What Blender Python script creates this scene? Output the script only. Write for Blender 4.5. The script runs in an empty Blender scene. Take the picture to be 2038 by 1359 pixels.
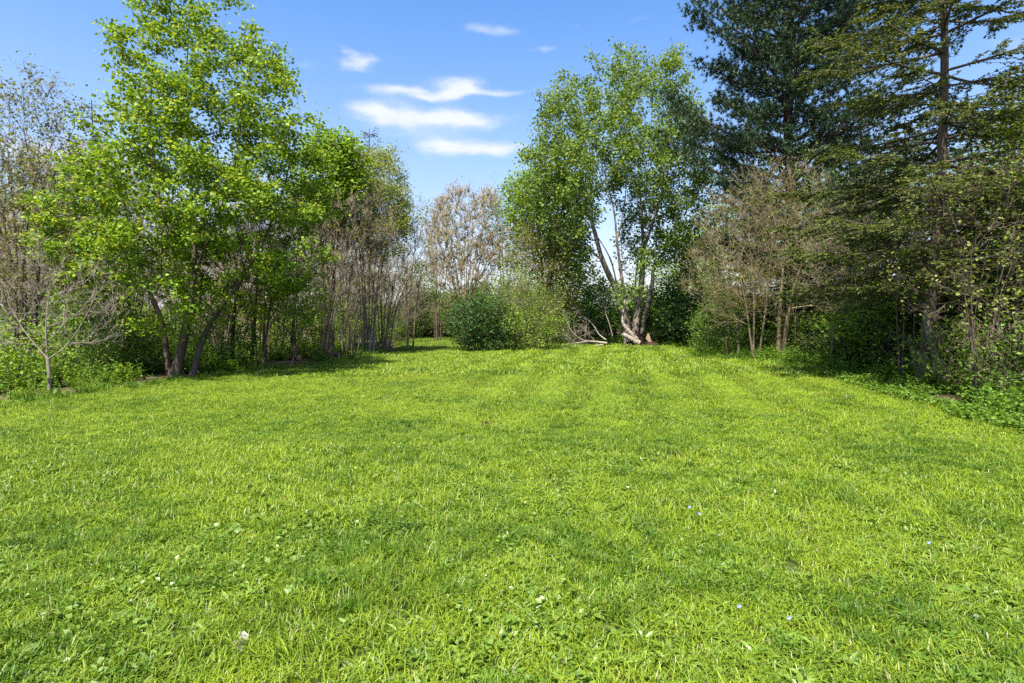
import bpy, math
import numpy as np

# ------------------------------------------------------------------ camera, sky, sun
F, CX, HY, H = 1132.0, 1019.0, 630.0, 1.6          # focal length (px of the 2038 px frame), horizon row, eye height
scn = bpy.context.scene
cam_d = bpy.data.cameras.new("camera")
cam_d.sensor_width = 36.0
cam_d.lens = 36.0 * F / 2038.0
cam_d.shift_y = -(679.5 - HY) / 2038.0
cam_d.clip_start, cam_d.clip_end = 0.05, 6000
cam = bpy.data.objects.new("camera", cam_d)
scn.collection.objects.link(cam)
cam.location = (0, 0, H)
cam.rotation_euler = (math.radians(90), 0, 0)
scn.camera = cam

SUN_AZ, SUN_EL = math.radians(-160), math.radians(60)   # azimuth clockwise from +Y (view direction): behind the camera, slightly left
scn.view_settings.view_transform = 'Standard'
scn.view_settings.look = 'None'
scn.view_settings.exposure = 1.82
scn.view_settings.gamma = 1.0
scn.render.engine = 'CYCLES'
cy = scn.cycles
cy.max_bounces, cy.diffuse_bounces, cy.glossy_bounces, cy.transmission_bounces = 9, 7, 2, 7
cy.use_denoising = False
cy.sample_clamp_indirect = 4.0
scn.cycles.pixel_filter_type = 'BLACKMAN_HARRIS'

world = bpy.data.worlds.new("World")
scn.world = world
world.use_nodes = True
wn, wl = world.node_tree.nodes, world.node_tree.links
wn.clear()


def N(nodes, typ, **kw):
    n = nodes.new(typ)
    for k, v in kw.items():
        setattr(n, k, v)
    return n


def math_node(nodes, links, op, a, b=None, c=None, clamp=False):
    n = nodes.new('ShaderNodeMath')
    n.operation = op
    n.use_clamp = clamp
    for i, v in enumerate((a, b, c)):
        if v is None:
            continue
        if isinstance(v, (int, float)):
            n.inputs[i].default_value = v
        else:
            links.new(v, n.inputs[i])
    return n.outputs[0]


def build_world():
    M = lambda *a, **k: math_node(wn, wl, *a, **k)
    sky = N(wn, 'ShaderNodeTexSky', sky_type='NISHITA', sun_disc=False)
    sky.sun_elevation = SUN_EL
    sky.sun_rotation = SUN_AZ
    sky.air_density, sky.dust_density, sky.ozone_density, sky.altitude = 1.0, 2.0, 6.0, 100
    hs = N(wn, 'ShaderNodeHueSaturation')
    hs.inputs['Saturation'].default_value = 1.36
    hs.inputs['Value'].default_value = 1.0
    wl.new(sky.outputs[0], hs.inputs['Color'])
    tc = N(wn, 'ShaderNodeTexCoord')
    sep = N(wn, 'ShaderNodeSeparateXYZ')
    wl.new(tc.outputs['Generated'], sep.inputs[0])
    x, y, z = sep.outputs
    az = M('ARCTAN2', x, y)
    el = M('ARCSINE', z)
    # ragged edges: distort azimuth and elevation with noise
    comb = N(wn, 'ShaderNodeCombineXYZ')
    wl.new(az, comb.inputs[0]); wl.new(M('MULTIPLY', el, 2.2), comb.inputs[1])
    n1 = N(wn, 'ShaderNodeTexNoise')
    n1.inputs['Scale'].default_value = 9.0
    n1.inputs['Detail'].default_value = 7.0
    n1.inputs['Roughness'].default_value = 0.58
    wl.new(comb.outputs[0], n1.inputs['Vector'])
    nc = N(wn, 'ShaderNodeSeparateXYZ')
    wl.new(n1.outputs['Color'], nc.inputs[0])
    azd = M('ADD', az, M('MULTIPLY', M('SUBTRACT', nc.outputs[0], 0.5), 0.15))
    eld = M('ADD', el, M('MULTIPLY', M('SUBTRACT', nc.outputs[1], 0.5), 0.042))
    # cloud banks: (px, py, half width px, half height px, strength) for those in view
    vis = [(700, 122, 41, 13, .9), (675, 98, 14, 10, .45), (995, 57, 57, 10, .62), (1075, 104, 21, 9, .55), (1255, 42, 23, 7, .3), (1138, 56, 11, 6, .3),
           (775, 182, 64, 12, .7), (860, 190, 62, 13, .8), (905, 172, 43, 17, 1.0), (985, 182, 64, 7, .75), (755, 222, 50, 17, .9), (840, 240, 83, 15, .9),
           (935, 236, 78, 15, 1.05), (880, 294, 48, 13, 1.0), (970, 294, 62, 13, 1.1), (610, 125, 23, 8, .35), (840, 268, 125, 13, .35),
           (60, 300, 114, 27, .7), (1990, 95, 62, 16, .35), (200, 330, 93, 23, .6)]
    ell = []
    for px, py, hw, hh, s in vis:
        dx, dz = (px - CX) / F, (HY - py) / F
        r = math.hypot(dx, 1)
        ell.append((math.atan2(dx, 1), math.atan2(dz, r), hw / F / (1 + dx * dx), hh / F / r, s))
    rng = np.random.default_rng(5)
    for k in range(16):                               # the same fair-weather streaks go on round the sky
        a = math.radians(55 + 250 * (k + rng.uniform(0, .8)) / 16)
        a = (a + math.pi) % (2 * math.pi) - math.pi
        ell.append((a, math.radians(rng.uniform(14, 34)), rng.uniform(.06, .16), rng.uniform(.02, .035), rng.uniform(.5, 1)))
    tot = None
    for a0, e0, ra, re, s in ell:
        u = M('DIVIDE', M('SUBTRACT', azd, a0), ra)
        v = M('DIVIDE', M('SUBTRACT', eld, e0), re)
        q = M('ADD', M('MULTIPLY', u, u), M('MULTIPLY', v, v))
        g = M('MULTIPLY', M('POWER', 2.718, M('MULTIPLY', q, -0.9)), s)
        tot = g if tot is None else M('ADD', tot, g)
    n2 = N(wn, 'ShaderNodeTexNoise')
    n2.inputs['Scale'].default_value = 26.0
    n2.inputs['Detail'].default_value = 5.0
    wl.new(comb.outputs[0], n2.inputs['Vector'])
    dens = M('MULTIPLY', tot, M('ADD', M('MULTIPLY', n2.outputs['Fac'], 0.9), 0.5))
    rmp = N(wn, 'ShaderNodeMapRange', interpolation_type='SMOOTHSTEP')
    rmp.inputs['From Min'].default_value = 0.10
    rmp.inputs['From Max'].default_value = 1.2
    rmp.inputs['To Max'].default_value = 0.92
    wl.new(dens, rmp.inputs['Value'])
    veil = N(wn, 'ShaderNodeMix', data_type='RGBA')      # thin haze whitening the sky towards the horizon all round
    wl.new(M('MULTIPLY', M('POWER', 2.718, M('MULTIPLY', M('MAXIMUM', el, 0.0), -3.8)), 0.95), veil.inputs['Factor'])
    wl.new(hs.outputs[0], veil.inputs['A'])
    veil.inputs['B'].default_value = (3.5, 3.38, 3.4, 1)
    mix = N(wn, 'ShaderNodeMix', data_type='RGBA')
    wl.new(rmp.outputs[0], mix.inputs['Factor'])
    wl.new(veil.outputs['Result'], mix.inputs['A'])
    mix.inputs['B'].default_value = (3.2, 3.32, 3.5, 1)
    bg = N(wn, 'ShaderNodeBackground')
    bg.inputs['Strength'].default_value = 0.087
    wl.new(mix.outputs['Result'], bg.inputs['Color'])
    out = N(wn, 'ShaderNodeOutputWorld')
    wl.new(bg.outputs[0], out.inputs[0])


build_world()
world.cycles.sampling_method = 'MANUAL'
world.cycles.sample_map_resolution = 512

sun_d = bpy.data.lights.new("sun", 'SUN')
sun_d.energy = 4.0
sun_d.angle = math.radians(1.0)
sun_d.color = (1.0, 0.95, 0.86)
sun = bpy.data.objects.new("sun", sun_d)
scn.collection.objects.link(sun)
sun.location = (-20, -15, 40)
sun.rotation_euler = (math.radians(90) - SUN_EL, 0, math.pi - SUN_AZ)   # lamp looks down -Z


# ------------------------------------------------------------------ helpers
def W(px, py, D):
    return np.array([(px - CX) / F * D, D, H - (py - HY) / F * D])


def depth(py):
    return H * F / (py - HY)


def G(px, py):
    D = depth(py)
    return np.array([(px - CX) / F * D, D, 0.0])


def unit(v):
    return v / np.maximum(np.linalg.norm(v, axis=-1, keepdims=True), 1e-9)


class MeshData:
    """collects vertices and faces (all faces of one chunk have the same corner count)"""
    def __init__(self):
        self.v, self.f, self.r, self.n = [], [], [], 0

    def add(self, verts, faces, rnd=None):
        self.v.append(verts.reshape(-1, 3))
        self.f.append(faces + self.n)
        self.r.append(np.zeros(len(faces)) if rnd is None else rnd)
        self.n += len(verts.reshape(-1, 3))

    def build(self, name, mat, smooth=False):
        me = bpy.data.meshes.new(name)
        if not self.v:
            return me
        v = np.concatenate(self.v).astype(np.float32)
        me.vertices.add(len(v)); me.vertices.foreach_set('co', v.ravel())
        loops = np.concatenate([f.ravel() for f in self.f]).astype(np.int32)
        tot = np.concatenate([np.full(len(f), f.shape[1]) for f in self.f]).astype(np.int32)
        st = np.concatenate([[0], np.cumsum(tot)[:-1]]).astype(np.int32)
        me.loops.add(len(loops)); me.loops.foreach_set('vertex_index', loops)
        me.polygons.add(len(tot)); me.polygons.foreach_set('loop_start', st)
        me.polygons.foreach_set('use_smooth', np.full(len(tot), smooth))
        at = me.attributes.new('rnd', 'FLOAT', 'FACE')
        at.data.foreach_set('value', np.concatenate(self.r).astype(np.float32))
        me.materials.append(mat)
        me.update(calc_edges=True)
        return me


def tag(o, label=None, cat=None, group=None, kind=None):
    if label: o['label'] = label
    if cat: o['category'] = cat
    if group: o['group'] = group
    if kind: o['kind'] = kind
    return o


def link(o, parent=None):
    scn.collection.objects.link(o)
    if parent is not None:
        o.parent = parent
    return o


def root(name, base, label, cat, group=None):
    o = bpy.data.objects.new(name, None)
    o.empty_display_size = 0.2
    o.location = base
    return tag(link(o), label, cat, group)


def part(name, md, mat, parent, smooth=False, kind=None):
    o = bpy.data.objects.new(name, md.build(name, mat, smooth) if isinstance(md, MeshData) else md)
    link(o, parent)
    if kind: o['kind'] = kind
    return o


def copy_tree(src, base, rz, s, label, group=None):
    r = src.copy(); link(r)
    r.location = base; r.rotation_euler = (0, 0, rz)
    r.scale = (s, s, s) if np.isscalar(s) else s
    r['label'] = label
    if group: r['group'] = group
    elif 'group' in r: del r['group']
    for ch in src.children:
        c = ch.copy(); link(c, r)
    return r


# ------------------------------------------------------------------ materials
def ramp(nodes, links, fac, cols):
    r = nodes.new('ShaderNodeValToRGB')
    el = r.color_ramp.elements
    while len(el) < len(cols):
        el.new(0.5)
    for e, (p, c) in zip(el, cols):
        e.position = p; e.color = (*c, 1)
    links.new(fac, r.inputs[0])
    return r.outputs[0]


def new_mat(name):
    m = bpy.data.materials.new(name)
    m.use_nodes = True
    m.node_tree.nodes.clear()
    return m, m.node_tree.nodes, m.node_tree.links


def leaf_mat(name, cols, trans=0.34, rough=0.5, spec=0.25, patch=0.0, tboost=1.3):
    """cols: colours picked at random leaf by leaf; light also passes through the blade"""
    m, n, l = new_mat(name)
    at = N(n, 'ShaderNodeAttribute', attribute_name='rnd')
    k = len(cols)
    col = ramp(n, l, at.outputs['Fac'], [(i / max(k - 1, 1), c) for i, c in enumerate(cols)])
    p = N(n, 'ShaderNodeBsdfPrincipled')
    p.inputs['Roughness'].default_value = rough
    p.inputs['Specular IOR Level'].default_value = spec
    l.new(col, p.inputs['Base Color'])
    t = N(n, 'ShaderNodeBsdfTranslucent')
    g = N(n, 'ShaderNodeMix', data_type='RGBA', blend_type='MULTIPLY')
    g.inputs['Factor'].default_value = 1
    l.new(col, g.inputs['A'])
    g.inputs['B'].default_value = (1.35 * tboost, 1.25 * tboost, 0.6 * tboost, 1)
    l.new(g.outputs['Result'], t.inputs['Color'])
    ms = N(n, 'ShaderNodeMixShader')
    ms.inputs[0].default_value = trans
    l.new(p.outputs[0], ms.inputs[1]); l.new(t.outputs[0], ms.inputs[2])
    o = N(n, 'ShaderNodeOutputMaterial')
    l.new(ms.outputs[0], o.inputs[0])
    return m


def bark_mat(name, a, b, scale=14.0, bump=0.6):
    m, n, l = new_mat(name)
    geo = N(n, 'ShaderNodeTexCoord')
    mp = N(n, 'ShaderNodeMapping')
    mp.inputs['Scale'].default_value = (1, 1, 0.22)
    l.new(geo.outputs['Object'], mp.inputs[0])
    nz = N(n, 'ShaderNodeTexNoise')
    nz.inputs['Scale'].default_value = scale
    nz.inputs['Detail'].default_value = 6
    nz.inputs['Roughness'].default_value = 0.65
    l.new(mp.outputs[0], nz.inputs['Vector'])
    nz2 = N(n, 'ShaderNodeTexNoise')
    nz2.inputs['Scale'].default_value = 1.7
    l.new(geo.outputs['Object'], nz2.inputs['Vector'])
    f = math_node(n, l, 'ADD', math_node(n, l, 'MULTIPLY', nz.outputs[0], 0.65), math_node(n, l, 'MULTIPLY', nz2.outputs[0], 0.4))
    col = ramp(n, l, f, [(0.3, a), (0.72, b)])
    p = N(n, 'ShaderNodeBsdfPrincipled')
    p.inputs['Roughness'].default_value = 0.9
    p.inputs['Specular IOR Level'].default_value = 0.15
    l.new(col, p.inputs['Base Color'])
    bp = N(n, 'ShaderNodeBump')
    bp.inputs['Strength'].default_value = bump
    bp.inputs['Distance'].default_value = 0.03
    l.new(nz.outputs[0], bp.inputs['Height']); l.new(bp.outputs[0], p.inputs['Normal'])
    o = N(n, 'ShaderNodeOutputMaterial')
    l.new(p.outputs[0], o.inputs[0])
    return m


def grass_mat(name, lo, hi, straw, trans=0.35):
    m, n, l = new_mat(name)
    at = N(n, 'ShaderNodeAttribute', attribute_name='rnd')
    geo = N(n, 'ShaderNodeNewGeometry')
    nz = N(n, 'ShaderNodeTexNoise')
    nz.inputs['Scale'].default_value = 0.55
    nz.inputs['Detail'].default_value = 4
    nz.inputs['Roughness'].default_value = 0.6
    l.new(geo.outputs['Position'], nz.inputs['Vector'])
    nz2 = N(n, 'ShaderNodeTexNoise')
    nz2.inputs['Scale'].default_value = 3.5
    nz2.inputs['Detail'].default_value = 3
    l.new(geo.outputs['Position'], nz2.inputs['Vector'])
    oi = N(n, 'ShaderNodeObjectInfo')
    f = math_node(n, l, 'ADD', math_node(n, l, 'MULTIPLY', nz.outputs[0], 1.1), math_node(n, l, 'MULTIPLY', nz2.outputs[0], 0.75))
    f = math_node(n, l, 'ADD', f, math_node(n, l, 'MULTIPLY', math_node(n, l, 'SUBTRACT', oi.outputs['Random'], 0.5), 0.25))
    f = math_node(n, l, 'ADD', f, math_node(n, l, 'MULTIPLY', math_node(n, l, 'SUBTRACT', at.outputs['Fac'], 0.5), 0.35))
    col = ramp(n, l, f, [(0.58, lo), (1.18, hi)])
    st = math_node(n, l, 'GREATER_THAN', at.outputs['Fac'], 0.975)
    mx = N(n, 'ShaderNodeMix', data_type='RGBA')
    l.new(st, mx.inputs['Factor']); l.new(col, mx.inputs['A'])
    mx.inputs['B'].default_value = (*straw, 1)
    col = mx.outputs['Result']
    p = N(n, 'ShaderNodeBsdfPrincipled')
    p.inputs['Roughness'].default_value = 0.45
    p.inputs['Specular IOR Level'].default_value = 0.28
    l.new(col, p.inputs['Base Color'])
    t = N(n, 'ShaderNodeBsdfTranslucent')
    l.new(col, t.inputs['Color'])
    ms = N(n, 'ShaderNodeMixShader'); ms.inputs[0].default_value = trans
    l.new(p.outputs[0], ms.inputs[1]); l.new(t.outputs[0], ms.inputs[2])
    o = N(n, 'ShaderNodeOutputMaterial'); l.new(ms.outputs[0], o.inputs[0])
    return m


def soil_mat(name, cols, scale):
    m, n, l = new_mat(name)
    geo = N(n, 'ShaderNodeNewGeometry')
    nz = N(n, 'ShaderNodeTexNoise')
    nz.inputs['Scale'].default_value = scale
    nz.inputs['Detail'].default_value = 8
    nz.inputs['Roughness'].default_value = 0.7
    l.new(geo.outputs['Position'], nz.inputs['Vector'])
    col = ramp(n, l, nz.outputs[0], cols)
    p = N(n, 'ShaderNodeBsdfPrincipled')
    p.inputs['Roughness'].default_value = 0.95
    p.inputs['Specular IOR Level'].default_value = 0.1
    l.new(col, p.inputs['Base Color'])
    bp = N(n, 'ShaderNodeBump')
    bp.inputs['Strength'].default_value = 0.8
    bp.inputs['Distance'].default_value = 0.04
    l.new(nz.outputs[0], bp.inputs['Height']); l.new(bp.outputs[0], p.inputs['Normal'])
    o = N(n, 'ShaderNodeOutputMaterial'); l.new(p.outputs[0], o.inputs[0])
    return m


M = dict(
    maple=leaf_mat('maple leaf', [(.048, .108, .008), (.10, .188, .012), (.17, .26, .016), (.28, .325, .022)]),
    silver=leaf_mat('silver maple leaf', [(.06, .115, .016), (.10, .17, .022), (.14, .215, .03), (.20, .245, .045)]),
    yellow=leaf_mat('yellow green leaf', [(.13, .17, .012), (.19, .23, .016), (.25, .275, .02)]),
    lime=leaf_mat('young leaf', [(.09, .175, .014), (.15, .25, .018), (.22, .30, .024)]),
    olive=leaf_mat('olive leaf', [(.08, .10, .016), (.125, .145, .024), (.175, .175, .035)]),
    dark=leaf_mat('dark evergreen leaf', [(.018, .046, .010), (.034, .078, .015), (.060, .122, .024)], trans=0.25, spec=0.22, rough=0.5),
    mid=leaf_mat('shrub leaf', [(.055, .12, .012), (.095, .18, .018), (.15, .24, .024)]),
    cream=leaf_mat('pale vine leaf', [(.07, .12, .015), (.11, .155, .02), (.17, .20, .035), (.26, .255, .08)]),
    pine=leaf_mat('pine needles', [(.018, .042, .020), (.035, .070, .030), (.062, .105, .042)], trans=0.12, spec=0.3, tboost=1.0),
    spruce=leaf_mat('spruce needles', [(.036, .056, .012), (.072, .100, .018), (.135, .160, .026)], trans=0.25, tboost=1.2),
    bark=bark_mat('maple bark', (.035, .026, .018), (.15, .115, .085)),
    barkgrey=bark_mat('grey bark', (.07, .058, .045), (.24, .20, .165)),
    barkdark=bark_mat('dark conifer bark', (.018, .013, .010), (.10, .072, .052)),
    twig=bark_mat('bare twig', (.092, .072, .048), (.24, .19, .135), 6.0, 0.2),
    twiggrey=bark_mat('grey twig', (.11, .09, .07), (.29, .245, .195), 6.0, 0.2),
    twigtan=bark_mat('tan twig', (.100, .078, .044), (.25, .197, .115), 6.0, 0.2),
    dead=bark_mat('dead wood', (.13, .105, .08), (.36, .31, .25), 10.0, 0.5),
    rot=bark_mat('rotten wood', (.010, .006, .005), (.06, .03, .022), 12.0, 1.0),
    split=bark_mat('fresh split wood', (.18, .115, .07), (.40, .29, .19), 18.0, 0.7),
    grass=grass_mat('grass blade', (.055, .125, .007), (.215, .292, .018), (.38, .36, .18)),
    lush=grass_mat('lush grass blade', (.035, .095, .006), (.105, .19, .012), (.30, .30, .10)),
    weed=leaf_mat('lawn weed leaf', [(.075, .14, .012), (.12, .20, .02), (.18, .26, .035)], spec=0.4, rough=0.4),
    soil=soil_mat('lawn soil', [(0.3, (.018, .024, .007)), (0.5, (.045, .060, .012)), (0.72, (.10, .10, .035))], 9.0),
    litter=soil_mat('leaf litter', [(0.3, (.04, .028, .018)), (0.5, (.10, .072, .045)), (0.75, (.18, .14, .08))], 5.0),
    drygrey=leaf_mat('dry leaf', [(.17, .16, .11), (.24, .22, .16)], trans=0.15),
    violet=leaf_mat('violet petal', [(.22, .28, .62), (.35, .40, .75)], trans=0.3, tboost=0.8),
)


# ------------------------------------------------------------------ geometry builders
def tubes(md, p0, p1, r0, r1, d0, d1, sides):
    """frusta from p0 to p1; ring planes follow d0 / d1"""
    n = len(p0)
    if n == 0:
        return
    ang = np.arange(sides) / sides * 2 * math.pi
    ref = np.array([0.31, 0.17, 0.05]) / np.linalg.norm([0.31, 0.17, 0.05])

    def ring(p, r, d):
        rf = np.where((np.abs(d @ ref) > 0.94)[:, None], np.array([0., 0., 1.]), ref)
        a = unit(np.cross(d, rf)); b = np.cross(d, a)
        return p[:, None] + r[:, None, None] * (np.cos(ang)[None, :, None] * a[:, None] + np.sin(ang)[None, :, None] * b[:, None])
    v = np.stack([ring(p0, r0, d0), ring(p1, r1, d1)], 1)          # n,2,s,3
    i = np.arange(n)[:, None] * 2 * sides
    k = np.arange(sides)[None]; k2 = (k + 1) % sides
    f = np.stack([i + k, i + k2, i + sides + k2, i + sides + k], -1).reshape(-1, 4)
    md.add(v, f, np.zeros(len(f)))


def polyline_tube(md, pts, radii, sides=8):
    pts = np.asarray(pts, float); radii = np.asarray(radii, float)
    d = unit(np.diff(pts, axis=0))
    nd = unit(np.vstack([d[:1], d[:-1] + d[1:], d[-1:]]))
    tubes(md, pts[:-1], pts[1:], radii[:-1], radii[1:], nd[:-1], nd[1:], sides)


def cones(md, p0, p1, r):
    n = len(p0)
    d = unit(p1 - p0); a = unit(np.cross(d, [0.31, 0.17, 0.9])); b = np.cross(d, a)
    r = r[:, None]
    v = np.stack([p0 + a * r, p0 + (-.5 * a + .87 * b) * r, p0 + (-.5 * a - .87 * b) * r, p1], 1)
    i = np.arange(n)[:, None] * 4
    f = np.concatenate([i + [[0, 1, 3]], i + [[1, 2, 3]], i + [[2, 0, 3]]])
    md.add(v, f)


def smooth_path(pts, n):
    """Catmull-Rom through the points"""
    pts = np.asarray(pts, float)
    P = np.vstack([2 * pts[0] - pts[1], pts, 2 * pts[-1] - pts[-2]])
    out = []
    for i in range(1, len(P) - 2):
        t = np.linspace(0, 1, n, endpoint=False)[:, None]
        a, b, c, d = P[i - 1], P[i], P[i + 1], P[i + 2]
        out.append(0.5 * (2 * b + (c - a) * t + (2 * a - 5 * b + 4 * c - d) * t * t + (3 * b - a - 3 * c + d) * t ** 3))
    return np.vstack(out + [pts[-1:]])


def leaves(md, c, axis, normal, size, rng, width=0.75, fold=0.12, shape='kite', bias=0.0):
    """leaf blades: base at c, pointing along axis, facing normal"""
    n = len(c)
    if n == 0:
        return
    a = unit(axis); nn = unit(normal - (normal * a).sum(1, keepdims=True) * a); s = np.cross(a, nn)
    L = size[:, None]; w = L * width * 0.5; fo = L * fold
    rnd = np.clip(rng.random(n) + bias, 0, 1)
    if shape == 'kite':
        v = np.stack([c, c + a * L * .45 + s * w + nn * fo, c + a * L, c + a * L * .45 - s * w + nn * fo], 1)
        i = np.arange(n)[:, None] * 4
        f = np.concatenate([i + [[0, 2, 1]], i + [[0, 3, 2]]])
        md.add(v, f, np.concatenate([rnd, rnd]))
    elif shape == 'oval':
        v = np.stack([c, c + a * L * .3 + s * w * .9 + nn * fo, c + a * L * .7 + s * w * .8 + nn * fo * .5, c + a * L - nn * fo,
                      c + a * L * .7 - s * w * .8 + nn * fo * .5, c + a * L * .3 - s * w * .9 + nn * fo, c + a * L * .55 + nn * fo * .2], 1)
        i = np.arange(n)[:, None] * 7
        f = np.concatenate([i + [[6, x, y]] for x, y in ((0, 1), (1, 2), (2, 3), (3, 4), (4, 5), (5, 0))])
        md.add(v, f, np.tile(rnd, 6))
    elif shape == 'maple':                       # three pointed lobes
        v = np.stack([c, c + a * L * .35 + s * w * 1.25 + nn * fo, c + a * L * .5 + s * w * .45, c + a * L,
                      c + a * L * .5 - s * w * .45, c + a * L * .35 - s * w * 1.25 + nn * fo], 1)
        i = np.arange(n)[:, None] * 6
        f = np.concatenate([i + [[0, 2, 1]], i + [[0, 3, 2]], i + [[0, 4, 3]], i + [[0, 5, 4]]])
        md.add(v, f, np.tile(rnd, 4))
    elif shape == 'needle':
        v = np.stack([c - s * w, c + s * w, c + a * L], 1)
        i = np.arange(n)[:, None] * 3
        md.add(v, i + [[0, 1, 2]], rnd)


def rand_dirs(rng, n):
    return unit(rng.normal(size=(n, 3)))


def grow(stems, attr, alpha, rng, seg=0.35, down=0.6, sag=0.10, jit=0.03):
    """skeleton: stems (poly-lines from the ground) plus branches reaching for every attractor point"""
    cap = sum(len(s) for s in stems) + len(attr) * 14 + 50
    pos = np.zeros((cap, 3)); par = np.full(cap, -1, int); pl = np.zeros(cap)
    n = 0
    for s in stems:
        s = np.asarray(s, float)
        for k, p in enumerate(s):
            pos[n] = p
            if k == 0:
                if n > 0 and p[2] > 0.35:
                    j = int(np.argmin(((pos[:n] - p) ** 2).sum(1))); par[n] = j; pl[n] = pl[j] + np.linalg.norm(p - pos[j])
            else:
                par[n] = n - 1; pl[n] = pl[n - 1] + np.linalg.norm(p - pos[n - 1])
            n += 1
    n0 = n
    d0 = np.array([np.min(((pos[:n0] - p) ** 2).sum(1)) for p in attr]) if len(attr) else np.zeros(0)
    for i in np.argsort(d0):
        p = attr[i]
        dv = pos[:n] - p
        dist = np.sqrt((dv * dv).sum(1))
        cost = dist + alpha * pl[:n] + down * np.maximum(0, dv[:, 2]) + np.where(pos[:n, 2] < 0.25, 0.4, 0)
        j = int(np.argmin(cost)); L = dist[j]
        if L < 0.04:
            continue
        k = max(1, min(12, int(round(L / seg))))
        t = np.arange(1, k + 1)[:, None] / k
        q = pos[j] + (p - pos[j]) * t
        bow = 4 * t * (1 - t)
        q[:, 2:3] -= sag * L * bow
        q += bow * rng.normal(size=3) * jit * L + rng.normal(size=q.shape) * jit * 0.35 * seg
        prev = j
        for x in q:
            pos[n] = x; par[n] = prev; pl[n] = pl[prev] + np.linalg.norm(x - pos[prev]); prev = n; n += 1
    return pos[:n], par[:n], n0, pl[:n]


def radii_of(pos, par, tip, base):
    n = len(pos)
    kids = np.zeros(n, int)
    for i in range(n):
        if par[i] >= 0: kids[par[i]] += 1
    cnt = (kids == 0).astype(float)
    for i in range(n - 1, -1, -1):
        if par[i] >= 0: cnt[par[i]] += cnt[i]
    roots = cnt[par < 0].max()
    e = math.log(max(base / tip, 1.01)) / math.log(max(roots, 2))
    return tip * cnt ** e, kids


def skeleton_mesh(pos, par, rad, base, thick):
    """two meshes: stems thicker than `thick`, thinner branches"""
    n = len(pos)
    main = np.full(n, -1, int)
    for i in range(n):
        p = par[i]
        if p >= 0 and (main[p] < 0 or rad[i] > rad[main[p]]): main[p] = i
    d = np.zeros((n, 3)); ok = par >= 0
    d[ok] = unit(pos[ok] - pos[par[ok]])
    nd = d.copy()
    m = main >= 0
    nd[m] = unit(d[m] * (ok[m][:, None]) + d[main[m]])
    idx = np.where(ok)[0]
    pa = par[idx]
    is_main = main[pa] == idx
    r0 = np.where(is_main, rad[pa], np.minimum(rad[idx] * 1.15, rad[pa]))
    d0 = np.where(is_main[:, None], nd[pa], d[idx])
    lp = pos - base
    rid = np.arange(n)
    for i in range(n):
        if par[i] >= 0: rid[i] = rid[par[i]]
    stems, B = [], MeshData()
    r1 = rad[idx]
    for q in np.unique(rid):
        md = MeshData()
        for lo, hi, sides in ((max(thick, .05), 9, 9), (thick, max(thick, .05), 6)):
            s = (r1 >= lo) & (r1 < hi) & (rid[idx] == q)
            tubes(md, lp[pa[s]], lp[idx[s]], r0[s], r1[s], d0[s], nd[idx[s]], sides)
        if md.v: stems.append(md)
    for lo, hi, sides in ((.012, thick, 4), (0, .012, 3)):
        s = (r1 >= lo) & (r1 < hi)
        tubes(B, lp[pa[s]], lp[idx[s]], r0[s], r1[s], d0[s], nd[idx[s]], sides)
    return stems, B, d


def sample_crown(rows, D, n, rng, depth_ratio=0.9, shell=0.6, clumps=None, reject=None, dshift=0.0, holes=0.3):
    """points in a crown whose outline rows (py, left, right[, weight]) are given in the photo at depth D"""
    rows = sorted([tuple(r) + (1.0,) * (4 - len(r)) for r in rows])
    py = np.array([r[0] for r in rows], float)
    xl = np.array([r[1] for r in rows], float); xr = np.array([r[2] for r in rows], float); w = np.array([r[3] for r in rows])
    fine = np.linspace(py[0], py[-1], 200)
    dens = np.interp(fine, py, (xr - xl) ** 1.6 * w)
    out = np.zeros((0, 3))
    lam = max(.7, .30 * (xr - xl).max() / F * D)                    # uneven density: clumps and gaps about this size
    kd = rand_dirs(rng, 7) * (2 * math.pi / lam) * rng.uniform(.7, 1.4, (7, 1)); kp = rng.uniform(0, 6.28, 7)
    while len(out) < n:
        m = n * 2
        y = rng.choice(fine, m, p=dens / dens.sum()) + rng.uniform(-2, 2, m)
        l, r = np.interp(y, py, xl), np.interp(y, py, xr)
        cx, hw = (l + r) / 2, (r - l) / 2
        rr = rng.random(m) ** (0.5 * shell); th = rng.uniform(0, 2 * math.pi, m)
        px = cx + hw * rr * np.cos(th)
        dd = D + dshift + hw / F * D * depth_ratio * rr * np.sin(th)
        if reject is not None:
            k = ~reject(px, y); px, y, dd = px[k], y[k], dd[k]
        q = np.stack([(px - CX) / F * D, dd, H - (y - HY) / F * D], 1)
        if holes:
            g = np.sin(q @ kd.T + kp).sum(1)
            q = q[g > np.quantile(g, holes)]
        out = np.vstack([out, q])
    return out[:n]


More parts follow.
